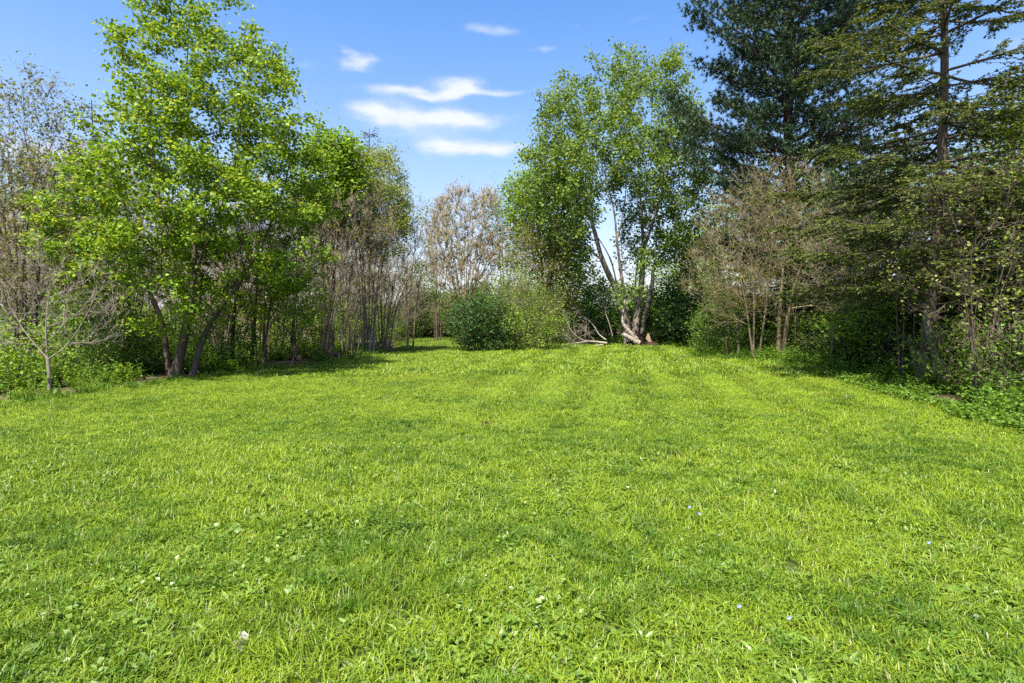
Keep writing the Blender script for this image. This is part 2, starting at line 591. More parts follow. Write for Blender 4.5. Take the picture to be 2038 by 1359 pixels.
def woody(name, label, cat, base, stems, attr, base_r, tip_r=0.006, alpha=0.35, seg=0.35, down=0.6, sag=0.1, jit=0.03,
          bark='bark', thick=0.035, seed=0, subtwigs=0, twig_len=0.35, twig_up=0.3, twig_r=0.005, twig_jit=0.6,
          fine=0, leaf=None, nleaf=0, lsize=0.09, spread=0.28, flat=0.4, lup=0.9, lwidth=0.75, lshape='kite', leaf_on=1.0,
          extra=None, group=None, droop=0.35, barkthin=None):
    rng = np.random.default_rng(seed + 1000)
    base = np.asarray(base, float)
    pos, par, n0, pl = grow(stems, attr, alpha, rng, seg, down, sag, jit)
    rad, kids = radii_of(pos, par, tip_r, base_r)
    z = pos[:, 2]
    rad = np.maximum(rad * (1 - .62 * np.clip(pl / (np.percentile(pl, 96) + .01), 0, 1) ** .75), tip_r * .6)
    rad = rad * np.where((z < 0.5) & (rad > 0.04), 1 + 0.3 * (np.clip(0.5 - z, 0, .5) / 0.5) ** 2, 1.0)
    A, B, d = skeleton_mesh(pos, par, rad, base, thick)
    o = root(name, base, label, cat, group)
    tips = np.where((kids == 0) & (np.arange(len(pos)) >= n0))[0]
    thin = np.where((rad < 0.02) & (np.arange(len(pos)) >= n0))[0]
    ends, edir = pos[tips], d[tips]
    if subtwigs:
        src = np.concatenate([tips, thin])
        src = np.repeat(src, subtwigs)
        src = src[rng.random(len(src)) < 0.8]
        s0 = pos[src]
        dr = unit(d[src] + twig_jit * rng.normal(size=(len(src), 3)) + np.array([0, 0, twig_up]))
        L = twig_len * rng.uniform(0.4, 1.2, len(src))[:, None]
        bend = 0.15 * L * rng.normal(size=(len(src), 3))
        s1 = s0 + dr * L * .5 + bend * .5; s2 = s0 + dr * L + np.array([0, 0, 1]) * L * twig_up * .25
        d1, d2 = unit(s1 - s0), unit(s2 - s1)
        r = np.full(len(src), twig_r)
        tubes(B, s0 - base, s1 - base, r, r * .8, d1, d1, 3)
        cones(B, s1 - base, s2 - base, r * .8)
        if fine:
            k = np.repeat(np.arange(len(src)), fine)
            t = rng.random((len(k), 1))
            f0 = np.where(t < .5, s0[k] + (s1 - s0)[k] * t * 2, s1[k] + (s2 - s1)[k] * (t * 2 - 1))
            fd = unit(dr[k] + .8 * rng.normal(size=(len(k), 3)) + np.array([0, 0, twig_up * .6]))
            f1 = f0 + fd * L[k] * rng.uniform(.3, .8, (len(k), 1))
            cones(B, f0 - base, f1 - base, np.full(len(k), twig_r * .75))
            pick = rng.random(len(k)) < .5
            ends = np.vstack([ends, f1[pick]]); edir = np.vstack([edir, fd[pick]])
        ends = np.vstack([ends, s2]); edir = np.vstack([edir, d2])
    for md in A: part('trunk' if len(A) == 1 else 'stem', md, M[bark], o, True)
    if B.v: part('branches', B, M[barkthin or bark], o, True, 'stuff')
    if leaf and nleaf:
        C = MeshData()
        keep = rng.random(len(ends)) < leaf_on
        e, ed = ends[keep], edir[keep]
        c = np.repeat(e, nleaf, 0); cd = np.repeat(ed, nleaf, 0)
        off = rng.normal(size=c.shape) * spread; off[:, 2] *= flat
        c = c + off - cd * rng.uniform(0, 1.2, (len(c), 1)) * spread
        c = c[c[:, 2] > 0.05]
        cd = cd[:len(c)]
        ax = rng.normal(size=c.shape); ax[:, 2] = ax[:, 2] * .5 - droop
        no = rng.normal(size=c.shape) * .55; no[:, 2] += lup
        leaves(C, c - base, ax, no, lsize * rng.uniform(.6, 1.25, len(c)), rng, lwidth, 0.1, lshape)
        part('crown', C, M[leaf], o, kind='stuff')
    return o


def stem(pts, D, n=5, wob=0.0, rng=None, dz=None):
    """a stem through photo points; depth D, or one depth per point"""
    Ds = D if np.iterable(D) else [D] * len(pts)
    p = np.array([W(x, y, q) for (x, y), q in zip(pts, Ds)])
    if p[0, 2] < 0.4: p[0, 2] = -0.05
    return smooth_path(p, n)


# ------------------------------------------------------------------ ground
def sheet(name, pts, z, mat):
    me = bpy.data.meshes.new(name)
    me.from_pydata([(x, y, z) for x, y in pts], [], [list(range(len(pts)))])
    me.materials.append(M[mat])
    o = bpy.data.objects.new(name, me)
    link(o); o['kind'] = 'structure'
    return o


sheet('ground', [(-1500, -800), (1500, -800), (1500, 3000), (-1500, 3000)], 0.0, 'litter')
EDGE_L = [(-700, 905), (-300, 845), (0, 803), (97, 796), (200, 778), (350, 757), (520, 741), (660, 722), (760, 706), (800, 697), (792, 685), (800, 672)]
EDGE_R = [(1120, 676), (1200, 689), (1300, 692), (1385, 697), (1400, 712), (1500, 722), (1600, 735), (1700, 757), (1800, 785), (1900, 812), (2038, 855), (2300, 950), (2500, 1030)]
eL = [G(*p)[:2] for p in EDGE_L]; eR = [G(*p)[:2] for p in EDGE_R]
LAWN = [(-9, -6)] + [tuple(p) for p in eL] + [tuple(p) for p in eR] + [(9, -6)]
sheet('lawn', LAWN, 0.004, 'soil')


def inside(poly, p):
    poly = np.asarray(poly); x, y = p[:, 0], p[:, 1]
    r = np.zeros(len(p), bool)
    j = len(poly) - 1
    for i in range(len(poly)):
        xi, yi = poly[i]; xj, yj = poly[j]
        c = ((yi > y) != (yj > y)) & (x < (xj - xi) * (y - yi) / (yj - yi + 1e-12) + xi)
        r ^= c; j = i
    return r


def edge_distance(line, p):
    line = np.asarray(line); best = np.full(len(p), 1e9)
    for a, b in zip(line[:-1], line[1:]):
        ab = b - a; t = np.clip(((p - a) @ ab) / (ab @ ab), 0, 1)
        best = np.minimum(best, np.linalg.norm(p - (a + t[:, None] * ab), axis=1))
    return best


def vnoise(p, scale, seed):
    """smooth value noise on the plane"""
    rng = np.random.default_rng(seed); g = rng.random((64, 64))
    q = p / scale; i = np.floor(q).astype(int); f = q - i; f = f * f * (3 - 2 * f)
    a = g[i[:, 0] % 64, i[:, 1] % 64]; b = g[(i[:, 0] + 1) % 64, i[:, 1] % 64]
    c = g[i[:, 0] % 64, (i[:, 1] + 1) % 64]; d = g[(i[:, 0] + 1) % 64, (i[:, 1] + 1) % 64]
    return (a * (1 - f[:, 0]) + b * f[:, 0]) * (1 - f[:, 1]) + (c * (1 - f[:, 0]) + d * f[:, 0]) * f[:, 1]


def scatter(name, label, cat, pts, rot, scl, idx, protos):
    """one object of uncountable small plants: prototype clumps set on points with geometry nodes"""
    col = bpy.data.collections.new(name + ' clumps')
    for k, (me) in enumerate(protos):
        col.objects.link(bpy.data.objects.new(f'{name}_clump_{k:02d}', me))
    me = bpy.data.meshes.new(name)
    me.vertices.add(len(pts)); me.vertices.foreach_set('co', pts.astype(np.float32).ravel())
    for nm, ty, arr, key in (('rot', 'FLOAT_VECTOR', rot, 'vector'), ('scl', 'FLOAT_VECTOR', scl, 'vector')):
        me.attributes.new(nm, ty, 'POINT').data.foreach_set(key, arr.astype(np.float32).ravel())
    me.attributes.new('idx', 'INT', 'POINT').data.foreach_set('value', idx.astype(np.int32))
    o = bpy.data.objects.new(name, me); link(o)
    tag(o, label, cat, kind='stuff')
    ng = bpy.data.node_groups.new(name, 'GeometryNodeTree')
    ng.interface.new_socket('Geometry', in_out='INPUT', socket_type='NodeSocketGeometry')
    ng.interface.new_socket('Geometry', in_out='OUTPUT', socket_type='NodeSocketGeometry')
    n, l = ng.nodes, ng.links
    gi, go = n.new('NodeGroupInput'), n.new('NodeGroupOutput')
    ci = n.new('GeometryNodeCollectionInfo')
    ci.inputs['Collection'].default_value = col
    ci.inputs['Separate Children'].default_value = True
    ci.inputs['Reset Children'].default_value = True
    iop = n.new('GeometryNodeInstanceOnPoints')
    iop.inputs['Pick Instance'].default_value = True

    def attr(nm, ty):
        a = n.new('GeometryNodeInputNamedAttribute'); a.data_type = ty; a.inputs['Name'].default_value = nm
        return a.outputs['Attribute']
    er = n.new('FunctionNodeEulerToRotation')
    l.new(attr('rot', 'FLOAT_VECTOR'), er.inputs[0])
    l.new(gi.outputs[0], iop.inputs['Points'])
    l.new(ci.outputs[0], iop.inputs['Instance'])
    l.new(attr('idx', 'INT'), iop.inputs['Instance Index'])
    l.new(er.outputs[0], iop.inputs['Rotation'])
    l.new(attr('scl', 'FLOAT_VECTOR'), iop.inputs['Scale'])
    l.new(iop.outputs[0], go.inputs[0])
    o.modifiers.new('scatter', 'NODES').node_group = ng
    return o


def blade_clump(rng, nb, radius, hmin, hmax, width, mat, name, lean=0.45):
    md = MeshData()
    a = rng.uniform(0, 2 * math.pi, nb); r = radius * np.sqrt(rng.random(nb))
    b = np.stack([r * np.cos(a), r * np.sin(a), np.zeros(nb)], 1)
    h = rng.uniform(hmin, hmax, nb)[:, None]
    yaw = rng.uniform(0, 2 * math.pi, nb)
    out = np.stack([np.cos(yaw), np.sin(yaw), np.zeros(nb)], 1)
    ln = np.abs(rng.normal(size=nb))[:, None] * lean
    side = np.stack([-np.sin(yaw + rng.normal(size=nb) * .4), np.cos(yaw), np.zeros(nb)], 1)
    w = (width * rng.uniform(.7, 1.3, nb))[:, None] * .5
    up = np.array([0, 0, 1.])
    m1 = b + out * h * ln * .25 + up * h * .45
    m2 = b + out * h * ln * .8 + up * h * .8
    tp = b + out * h * ln * 1.5 + up * h * (1 - .25 * np.minimum(ln, 1.5))
    v = np.stack([b - side * w, b + side * w, m1 - side * w, m1 + side * w, m2 - side * w * .75, m2 + side * w * .75, tp], 1)
    i = np.arange(nb)[:, None] * 7
    rnd = rng.random(nb)
    md.add(v, np.concatenate([i + [[0, 1, 3, 2]], i + [[2, 3, 5, 4]]]), np.tile(rnd, 2))
    md.add(np.zeros((0, 3)), np.zeros((0, 3), int), np.zeros(0))
    md.f.append(i + [[4, 5, 6]]); md.r.append(rnd); md.v.append(np.zeros((0, 3)))
    return md.build(name, M[mat])


def rosette(rng, nl, L, width, mat, name, tilt=0.35):
    md = MeshData()
    yaw = np.arange(nl) / nl * 6.283 + rng.normal(size=nl) * .4
    up = rng.uniform(0.1, 1.0, nl) * tilt + .12
    ax = np.stack([np.cos(yaw) * np.cos(up), np.sin(yaw) * np.cos(up), np.sin(up)], 1)
    no = np.stack([-np.cos(yaw) * np.sin(up), -np.sin(yaw) * np.sin(up), np.cos(up)], 1)
    c = ax * .008 + np.array([0, 0, .012])
    leaves(md, c, ax, no, L * rng.uniform(.6, 1.2, nl), rng, width, 0.10, 'oval')
    return md.build(name, M[mat])


def leafy_clump(rng, ns, h, nl, L, mat, name, spread=.16, shape='oval', width=.6):
    """a few upright stalks with leaves up their length"""
    md = MeshData()
    for s in range(ns):
        a = rng.uniform(0, 6.283); r = spread * math.sqrt(rng.random())
        b = np.array([r * math.cos(a), r * math.sin(a), 0]); hh = h * rng.uniform(.5, 1.15)
        top = b + np.array([math.cos(a) * .25 * hh, math.sin(a) * .25 * hh, hh])
        t = rng.uniform(.15, 1, nl)[:, None]
        c = b + (top - b) * t
        ax = rng.normal(size=(nl, 3)); ax[:, 2] = ax[:, 2] * .3 + .1
        no = rng.normal(size=(nl, 3)) * .35; no[:, 2] += 1
        leaves(md, c, ax, no, L * rng.uniform(.6, 1.25, nl), rng, width, .1, shape)
        d = unit((top - b)[None])
        tubes(md, b[None], top[None], np.array([.004]), np.array([.002]), d, d, 3)
    return md.build(name, M[mat])


def make_grass():
    rng = np.random.default_rng(11)
    near = [blade_clump(rng, 34, .075, .020, .065, .0046, 'grass', 'near_grass', .85) for _ in range(7)]
    tuft = [blade_clump(rng, 34, .05, .045, .115, .0055, 'lush', 'grass_tuft', .6) for _ in range(3)]
    mid = [blade_clump(rng, 80, .16, .028, .07, .0065, 'grass', 'mid_grass', .8) for _ in range(5)]
    far = [blade_clump(rng, 150, .34, .035, .08, .013, 'grass', 'far_grass', .7) for _ in range(4)]
    ros = [rosette(rng, rng.integers(6, 11), .055, .36, 'weed', 'rosette') for _ in range(4)]
    clov = [leafy_clump(rng, 9, .045, 3, .028, 'weed', 'clover', .07, 'kite', .95) for _ in range(3)]
    protos = near + tuft + mid + far + ros + clov
    P, R, S, I = [], [], [], []

    def put(y0, y1, dens, ids, zs=(.8, 1.2), half=1.02, keep=None, hscale=None):
        w = half * y1 + 3.6
        n = int(2 * w * (y1 - y0) * dens)
        p = np.stack([rng.uniform(-w, w, n), rng.uniform(y0, y1, n)], 1)
        p = p[np.abs(p[:, 0]) < half * np.maximum(p[:, 1], 1.2) + 3.6]
        p = p[inside(LAWN, p)]
        if keep is not None: p = p[keep(p)]
        n = len(p)
        lush = vnoise(p, .55, 3) * .5 + vnoise(p, 1.7, 4) * .5
        ln = np.where((np.floor((p @ np.array([0.98, -0.196])) / .6) % 2) > 0, .26, -.22) * np.clip((p[:, 1] - 7) / 5, 0, 1) * (p[:, 0] > -1)
        turn = np.where(p[:, 1] > 7.5, rng.uniform(-.6, .6, n), rng.uniform(0, 6.283, n))
        rot = np.stack([ln + rng.normal(size=n) * .08, rng.normal(size=n) * .08, turn], 1)
        s = rng.uniform(zs[0], zs[1], n)
        hz = s * (0.62 + .85 * lush) * (1 if hscale is None else hscale)
        P.append(np.column_stack([p, np.full(n, .003)])); R.append(rot); S.append(np.stack([s, s, hz], 1))
        I.append(rng.choice(ids, n))
    r = lambda a, b: list(range(a, b))
    put(-1.5, 1.5, 70, r(10, 15))
    put(1.5, 4.2, 300, r(0, 7))
    put(4.2, 7.5, 210, r(0, 7), (.95, 1.5))
    put(7.5, 15, 75, r(10, 15), (.8, 1.3), half=1.05)
    put(15, 45, 22, r(15, 19), (.8, 1.3), half=1.05)
    put(1.5, 11, 130, r(7, 10), (.45, 1.0), keep=lambda p: vnoise(p, .9, 7) * .65 + vnoise(p, .3, 17) * .35 + .10 * (p[:, 1] < 4.5) > .56)
    put(1.5, 9, 210, r(19, 23), (.5, 1.25), keep=lambda p: vnoise(p, .6, 8) * .7 + vnoise(p, .22, 18) * .3 + .16 * (p[:, 0] > -.3) > .50)
    put(1.5, 9, 90, r(23, 26), (.7, 1.4), keep=lambda p: vnoise(p, .7, 9) > .45)
    # longer unmown fringe along both edges
    fr = np.array(eL); fr2 = np.array(eR)
    put(6, 42, 14, r(7, 10), (1.1, 2.2), half=1.1, keep=lambda p: (edge_distance(fr, p) + .3 * rng.random(len(p)) < .75))
    put(4, 42, 5, r(7, 10), (1.0, 1.6), half=1.1, keep=lambda p: (edge_distance(fr2, p) + .3 * rng.random(len(p)) < .6))
    P_, R_, S_, I_ = (np.concatenate(x) for x in (P, R, S, I))
    print('grass instances', len(P_))
    scatter('grass', 'bright green mown lawn grass covering the clearing', 'grass', P_, R_, S_, I_, protos)


make_grass()


def make_undergrowth():
    rng = np.random.default_rng(21)
    # right: leafy ground cover between lawn and thicket; left: weeds and brambles in the wood edge
    low = [leafy_clump(rng, 10, .15, 8, .055, 'mid', 'ground_cover', .18) for _ in range(4)]
    tall = [leafy_clump(rng, 8, .42, 16, .06, 'mid', 'weed_clump', .22) for _ in range(3)]
    lime = [leafy_clump(rng, 7, .36, 15, .06, 'lime', 'lime_weed', .22) for _ in range(3)]
    gr = [blade_clump(rng, 40, .12, .15, .38, .012, 'grass', 'long_grass', .6) for _ in range(3)]

    def strip(line, side, width, n, seed, lawn_over=0.0):
        line = np.asarray(line); seg = np.linalg.norm(np.diff(line, axis=0), axis=1); cs = np.concatenate([[0], np.cumsum(seg)])
        t = rng.uniform(0, cs[-1], n); k = np.clip(np.searchsorted(cs, t) - 1, 0, len(seg) - 1)
        f = ((t - cs[k]) / seg[k])[:, None]
        p = line[k] * (1 - f) + line[k + 1] * f
        d = (line[k + 1] - line[k]) / seg[k][:, None]
        nrm = np.stack([-d[:, 1], d[:, 0]], 1) * side
        off = rng.uniform(-lawn_over, width, n)
        return p + nrm * off[:, None], off

    def finish(name, label, sets, protos):
        P = np.concatenate([s[0] for s in sets]); I = np.concatenate([s[1] for s in sets]); S = np.concatenate([s[2] for s in sets])
        n = len(P)
        R = np.stack([rng.normal(size=n) * .1, rng.normal(size=n) * .1, rng.uniform(0, 6.283, n)], 1)
        scatter(name, label, 'undergrowth', np.column_stack([P, np.zeros(n)]), R, np.stack([S, S, S], 1), I, protos)
    pr = low + tall + lime + gr
    L = np.array(eL[:-2]); Rr = np.array(eR[3:])
    p1, o1 = strip(L, 1, 24.0, 11000, 1, .15)
    i1 = np.where(o1 < .5, rng.choice([10, 11, 12, 0, 1, 7], len(p1)), rng.choice([4, 5, 6, 7, 8, 9, 0, 1], len(p1)))
    s1 = rng.uniform(.5, 1.3, len(p1)) * np.where(o1 < .5, .6, 1 + np.clip(o1 - 2, 0, 12) * .09)
    k = vnoise(p1, 1.1, 31) + .12 * (o1 < 1) > .42
    finish('undergrowth', 'green weeds and brambles under the left-hand trees', [(p1[k], i1[k], s1[k])], pr)
    p2, o2 = strip(Rr, 1, 1.5, 2000, 2, .45)
    i2 = np.where(o2 < .1, rng.choice([0, 1, 2, 3], len(p2)), rng.choice([0, 1, 2, 3, 0, 1, 4, 5], len(p2)))
    p3, o3 = strip(Rr, 1, 20, 4500, 3, -1.2)
    i3 = rng.choice([0, 1, 4, 5, 6], len(p3))
    k2 = vnoise(p2, .8, 41) + .25 * (p2[:, 1] > 13) > .42
    p2, i2 = p2[k2], i2[k2]
    finish('ground_cover', 'low leafy ground cover along the right-hand lawn edge',
           [(p2, i2, rng.uniform(.6, 1.35, len(p2))), (p3, i3, rng.uniform(.7, 1.4, len(p3)) * (1 + np.clip(o3 - 2, 0, 12) * .09))], pr)
    C = np.array([G(1120, 676)[:2], G(1200, 687)[:2], G(1300, 690)[:2], G(1390, 694)[:2]])
    p4, o4 = strip(C, 1, 25, 4000, 4, .3)
    i4 = rng.choice([0, 1, 4, 5, 7, 8, 10, 11, 12], len(p4))
    finish('weeds', 'tall green weeds round the fallen branch and big multi-stemmed tree', [(p4, i4, rng.uniform(.6, 1.4, len(p4)))], pr)


make_undergrowth()


# ------------------------------------------------------------------ left side
def left_maple():
    D = 15.3
    rows = [(-45, 350, 410, .6), (0, 300, 470, .8), (40, 262, 510), (100, 238, 540), (180, 220, 585), (260, 208, 612), (340, 180, 632),
            (420, 145, 650), (480, 120, 650, .9), (530, 120, 640, .7), (580, 130, 580, .55), (620, 150, 520, .35), (655, 200, 440, .15)]
    rng = np.random.default_rng(1)
    at = sample_crown(rows, D, 680, rng, 0.85, 0.85, holes=.33, reject=lambda x, y: (x > 470) & (y > 555) & (np.abs(x - 560) > 60))
    st = [stem([(347, 752), (360, 700), (374, 630), (386, 545), (384, 440), (376, 300), (372, 150), (378, 30)], D),
          stem([(384, 750), (398, 690), (428, 628), (478, 560), (528, 470), (566, 370), (585, 270)], [D, D, D + .1, D + .3, D + .5, D + .6, D + .7]),
          stem([(338, 750), (331, 700), (322, 640), (290, 560), (252, 430), (238, 300)], [D + .1, D + .1, D, D - .3, D - .6, D - .8]),
          stem([(374, 630), (350, 540), (318, 400), (300, 250), (305, 120)], [D, D - .4, D - .8, D - .9, D - .8]),
          stem([(386, 545), (430, 440), (470, 320), (485, 180)], [D, D - .5, D - 1, D - 1.1])]
    woody('maple_tree', 'tall bright green maple with several dark stems at the left lawn edge', 'tree', W(355, 748, D) * [1, 1, 0], st, at,
          0.135, .006, alpha=.36, seg=.30, sag=.05, down=1.1, bark='bark', seed=1, thick=.03, subtwigs=2, twig_len=.4, twig_up=.2,
          leaf='maple', nleaf=29, lsize=.095, spread=.13, flat=.45, lup=.8, lwidth=.85, lshape='kite', droop=.6, leaf_on=.85)


left_maple()


def bare_sapling():
    D = depth(790)
    rng = np.random.default_rng(2)
    rows = [(470, 60, 150, .5), (540, 0, 200), (600, -40, 240), (650, -50, 230), (690, -10, 200, .7)]
    at = sample_crown(rows, D, 200, rng, .9, .75)
    st = [stem([(97, 792), (98, 750), (95, 715), (93, 690), (92, 640), (100, 560)], D),
          stem([(95, 715), (130, 690), (165, 640), (195, 580)], D), stem([(95, 715), (50, 660), (15, 600)], D)]
    woody('bare_sapling', 'small bare grey sapling with spreading twigs in front of the left wood', 'sapling', W(97, 790, D) * [1, 1, 0], st, at,
          .042, .004, alpha=.45, seg=.2, sag=.05, bark='twiggrey', seed=2, thick=.02, fine=2, subtwigs=2, twig_len=.32, twig_up=.15, twig_r=.003,
          leaf='lime', nleaf=1, lsize=.05, spread=.06, leaf_on=.05)


bare_sapling()


def bare_tree(name, label, px, D, rows, n, seed, nst=4, bark='twig', base_r=.10, sub=2, leaf='olive', nleaf=2, leaf_on=.2, lsize=.07,
              spread=.12, alpha=.55, fan=.35, twig_len=.5, twig_up=.5, group=None, cat='tree', twig_r=.006, lean=0, seg=.4, tip=.006, thick=.03, lwidth=.7, lup=.6, fine=2, jit=.04, tj=.45):
    """multi-stemmed tree or shrub; rows give its outline in the photo"""
    rng = np.random.default_rng(seed)
    at = sample_crown(rows, D, n, rng, .85, .85)
    base = np.array([(px - CX) / F * D, D, 0.0])
    ys = [r[0] for r in rows]; top = min(ys)
    st = []
    for k in range(nst):
        u = (k + .5) / nst * 2 - 1 if nst > 1 else 0
        pyt = top + (max(ys) - top) * rng.uniform(.25, .5)
        xl = np.interp(pyt, [r[0] for r in sorted(rows)], [r[1] for r in sorted(rows)]); xr = np.interp(pyt, [r[0] for r in sorted(rows)], [r[2] for r in sorted(rows)])
        xt = (xl + xr) / 2 + u * (xr - xl) * fan
        tp = W(xt, pyt, D + rng.uniform(-.5, .5) * (xr - xl) / F * D * .6)
        b = base + np.array([u * .18 + rng.normal() * .04, rng.normal() * .12, -.05])
        mid = b * .5 + tp * .5; mid[:2] = b[:2] * .72 + tp[:2] * .28; mid += rng.normal(size=3) * .08
        q1 = b * .78 + mid * .22 + rng.normal(size=3) * .03
        st.append(smooth_path([b, q1, mid, tp], 4))
    return woody(name, label, cat, base, st, at, base_r, tip, alpha=alpha, seg=seg, sag=.04, down=1.2, jit=jit, bark=bark, thick=thick, seed=seed,
                 subtwigs=sub, twig_len=twig_len, twig_up=twig_up, twig_r=twig_r, twig_jit=tj, fine=fine, leaf=leaf, nleaf=nleaf, lsize=lsize,
                 spread=spread, flat=.7, lup=lup, lwidth=lwidth, leaf_on=leaf_on, group=group)


bare_tree('leafing_tree', 'dark-stemmed half-bare tree with olive leaves at the far left edge', 45, 15.5,
          [(160, 0, 110), (230, -40, 140), (330, -70, 160), (450, -90, 170), (560, -90, 160), (620, -60, 130, .5)], 340, 31, 5, 'bark', .08,
          3, 'olive', 5, .6, .085, .14, fan=.4)
bare_tree('leafing_tree', 'tall sparse tree outside the left edge behind the olive-leaved tree', -90, 18,
          [(190, -160, -20), (300, -200, 30), (450, -220, 60), (560, -200, 60)], 220, 32, 4, 'bark', .08, 2, 'olive', 3, .3, .09, .15)
for k, (px, D, top, wid, lab, col, lf, on) in enumerate([
        (150, 18.5, 300, 110, 'grey-brown bare thicket tree between the far left tree and the maple', 'twig', 'yellow', .22),
        (255, 20, 320, 120, 'bare mauve-brown thicket tree directly behind the maple crown, left of its stems', 'twig', 'lime', .15),
        (440, 20.5, 350, 115, 'bare brown thicket tree just right of the maple stems', 'twig', 'yellow', .2),
        (545, 21.5, 370, 105, 'bare brown thicket tree above the low maple spray right of the maple', 'twig', 'lime', .25),
        (20, 20, 330, 115, 'bare brown thicket tree at the far left behind the grey sapling', 'twig', 'yellow', .22)]):
    bare_tree('bare_tree', lab, px, D, [(top, px - wid * .5, px + wid * .5), (top + 60, px - wid * .85, px + wid * .85), (top + 150, px - wid, px + wid),
              (top + 240, px - wid * .9, px + wid * .9), (top + 300, px - wid * .6, px + wid * .6, .6)], 340, 40 + k, 8, col, .055, 3, lf, 2, on, .07, .12, twig_r=.009, fine=3,
              group='bare trees in the left wood')
bare_tree('grey_stem_shrub', 'vase-shaped bare shrub with low green leaves right of the maple', 520, depth(733),
          [(430, 420, 600), (500, 410, 640), (560, 430, 640), (610, 450, 620, .6)], 240, 51, 7, 'bark', .045, 3, 'mid', 2, .12, .08, .12, cat='shrub')
bare_tree('vase_shrub', 'bare grey-brown vase shrub beside the small round log', 645, depth(715),
          [(400, 600, 720), (460, 585, 735), (540, 590, 735), (620, 610, 710, .6)], 300, 52, 13, 'twig', .035, 3, 'yellow', 2, .2, .06, .1, cat='shrub', fan=.42)
bare_tree('vase_shrub', 'bare grey-brown vase shrub under the yellow-green crown', 695, depth(711),
          [(400, 640, 770), (470, 620, 790), (550, 640, 780), (630, 665, 740, .6)], 320, 53, 14, 'twig', .035, 3, 'yellow', 2, .25, .06, .1, cat='shrub', fan=.42)
bare_tree('vase_shrub', 'last bare upright shrub of the left row before the lawn gap', 765, depth(702),
          [(440, 720, 850), (500, 705, 860), (580, 720, 850), (640, 745, 820, .6)], 300, 54, 14, 'twig', .035, 3, 'yellow', 2, .22, .07, .1, cat='shrub', fan=.42)
bare_tree('dead_tree', 'thin pale dead tree with dark base at the end of the left row', 812, depth(692),
          [(390, 790, 850, .6), (460, 775, 870), (540, 775, 880), (610, 790, 860, .7)], 130, 55, 4, 'bark', .05, 3, 'olive', 1, .12, .07, .1, fan=.3)
bare_tree('willow_shrub', 'tall rounded yellow-green leafed tree above the bare vase shrubs', 735, 24,
          [(318, 700, 780), (350, 665, 805), (400, 650, 822), (460, 650, 822), (510, 670, 810, .5)], 380, 56, 8, 'twiggrey', .05, 2, 'yellow', 12, .95, .12, .17, lwidth=.42)
bare_tree('young_maple', 'light green tree between the tall maple and the yellow-green crown', 655, 22,
          [(268, 635, 680), (300, 600, 715), (350, 590, 720), (420, 590, 715), (470, 600, 700, .5)], 260, 57, 4, 'bark', .07, 1, 'lime', 15, .8, .13, .2, lwidth=.9, lup=1)
bare_tree('understory_maple', 'low light green maple spray hanging over weeds right of the maple', 590, 17.5,
          [(590, 470, 640), (615, 450, 650), (640, 480, 630, .5)], 60, 58, 2, 'bark', .035, 1, 'lime', 10, .8, .09, .13, lwidth=.9, lup=1, cat='sapling')
for k, (px, py, w_, h_, lf, lab) in enumerate([
        (25, 775, 90, 120, 'lime', 'lime green bush left of the bare grey sapling'),
        (180, 752, 80, 120, 'mid', 'low green bush between the bare grey sapling and the maple'),
        (270, 745, 60, 110, 'mid', 'low green bush close beside the maple stems'),
        (445, 735, 60, 110, 'mid', 'low green bush right of the maple stems'),
        (590, 716, 60, 90, 'lime', 'low leafy bush below the hanging maple spray'),
        (735, 690, 60, 70, 'lime', 'low leafy bush behind the bare vase shrubs')]):
    y0 = py - 10
    bare_tree('green_bush', lab, px, depth(py), [(y0 - h_, px - w_ * .5, px + w_ * .5), (y0 - h_ * .6, px - w_, px + w_), (y0 - h_ * .2, px - w_, px + w_), (y0, px - w_ * .7, px + w_ * .7)],
              90, 70 + k, 5, 'bark', .025, 1, lf, 7, .8, .085, .11, cat='bush', twig_len=.25, seg=.2, group='green bushes in the left wood edge')
# thin dark trunks standing in the left wood
for k, (px, D, top, lean) in enumerate([(205, 17, 330, 20), (262, 18, 300, -15), (120, 16.5, 260, -60), (470, 18.5, 420, 40), (505, 19.5, 380, 15), (60, 19, 300, 30), (585, 22, 400, 20)]):
    rows = [(top, px + lean - 40, px + lean + 40), (top + 80, px + lean * .8 - 60, px + lean * .8 + 60), (top + 160, px + lean * .5 - 50, px + lean * .5 + 50)]
    bare_tree('slender_tree', ['slender dark trunk behind the maple, left of its lowest leaves', 'slender dark trunk left of and nearest to the maple stems',
              'slender dark trunk leaning left above the bare grey sapling', 'slender dark trunk leaning right beside the maple second stem',
              'slender dark trunk in the white gap right of the maple', 'slender dark trunk deep in the wood at the far left',
              'slender dark trunk behind the hanging maple spray'][k], px, D, rows, 60, 90 + k, 1, 'barkdark', .07, 2, 'mid', 3, .3, .09, .14, group='slender trunks in the left wood')


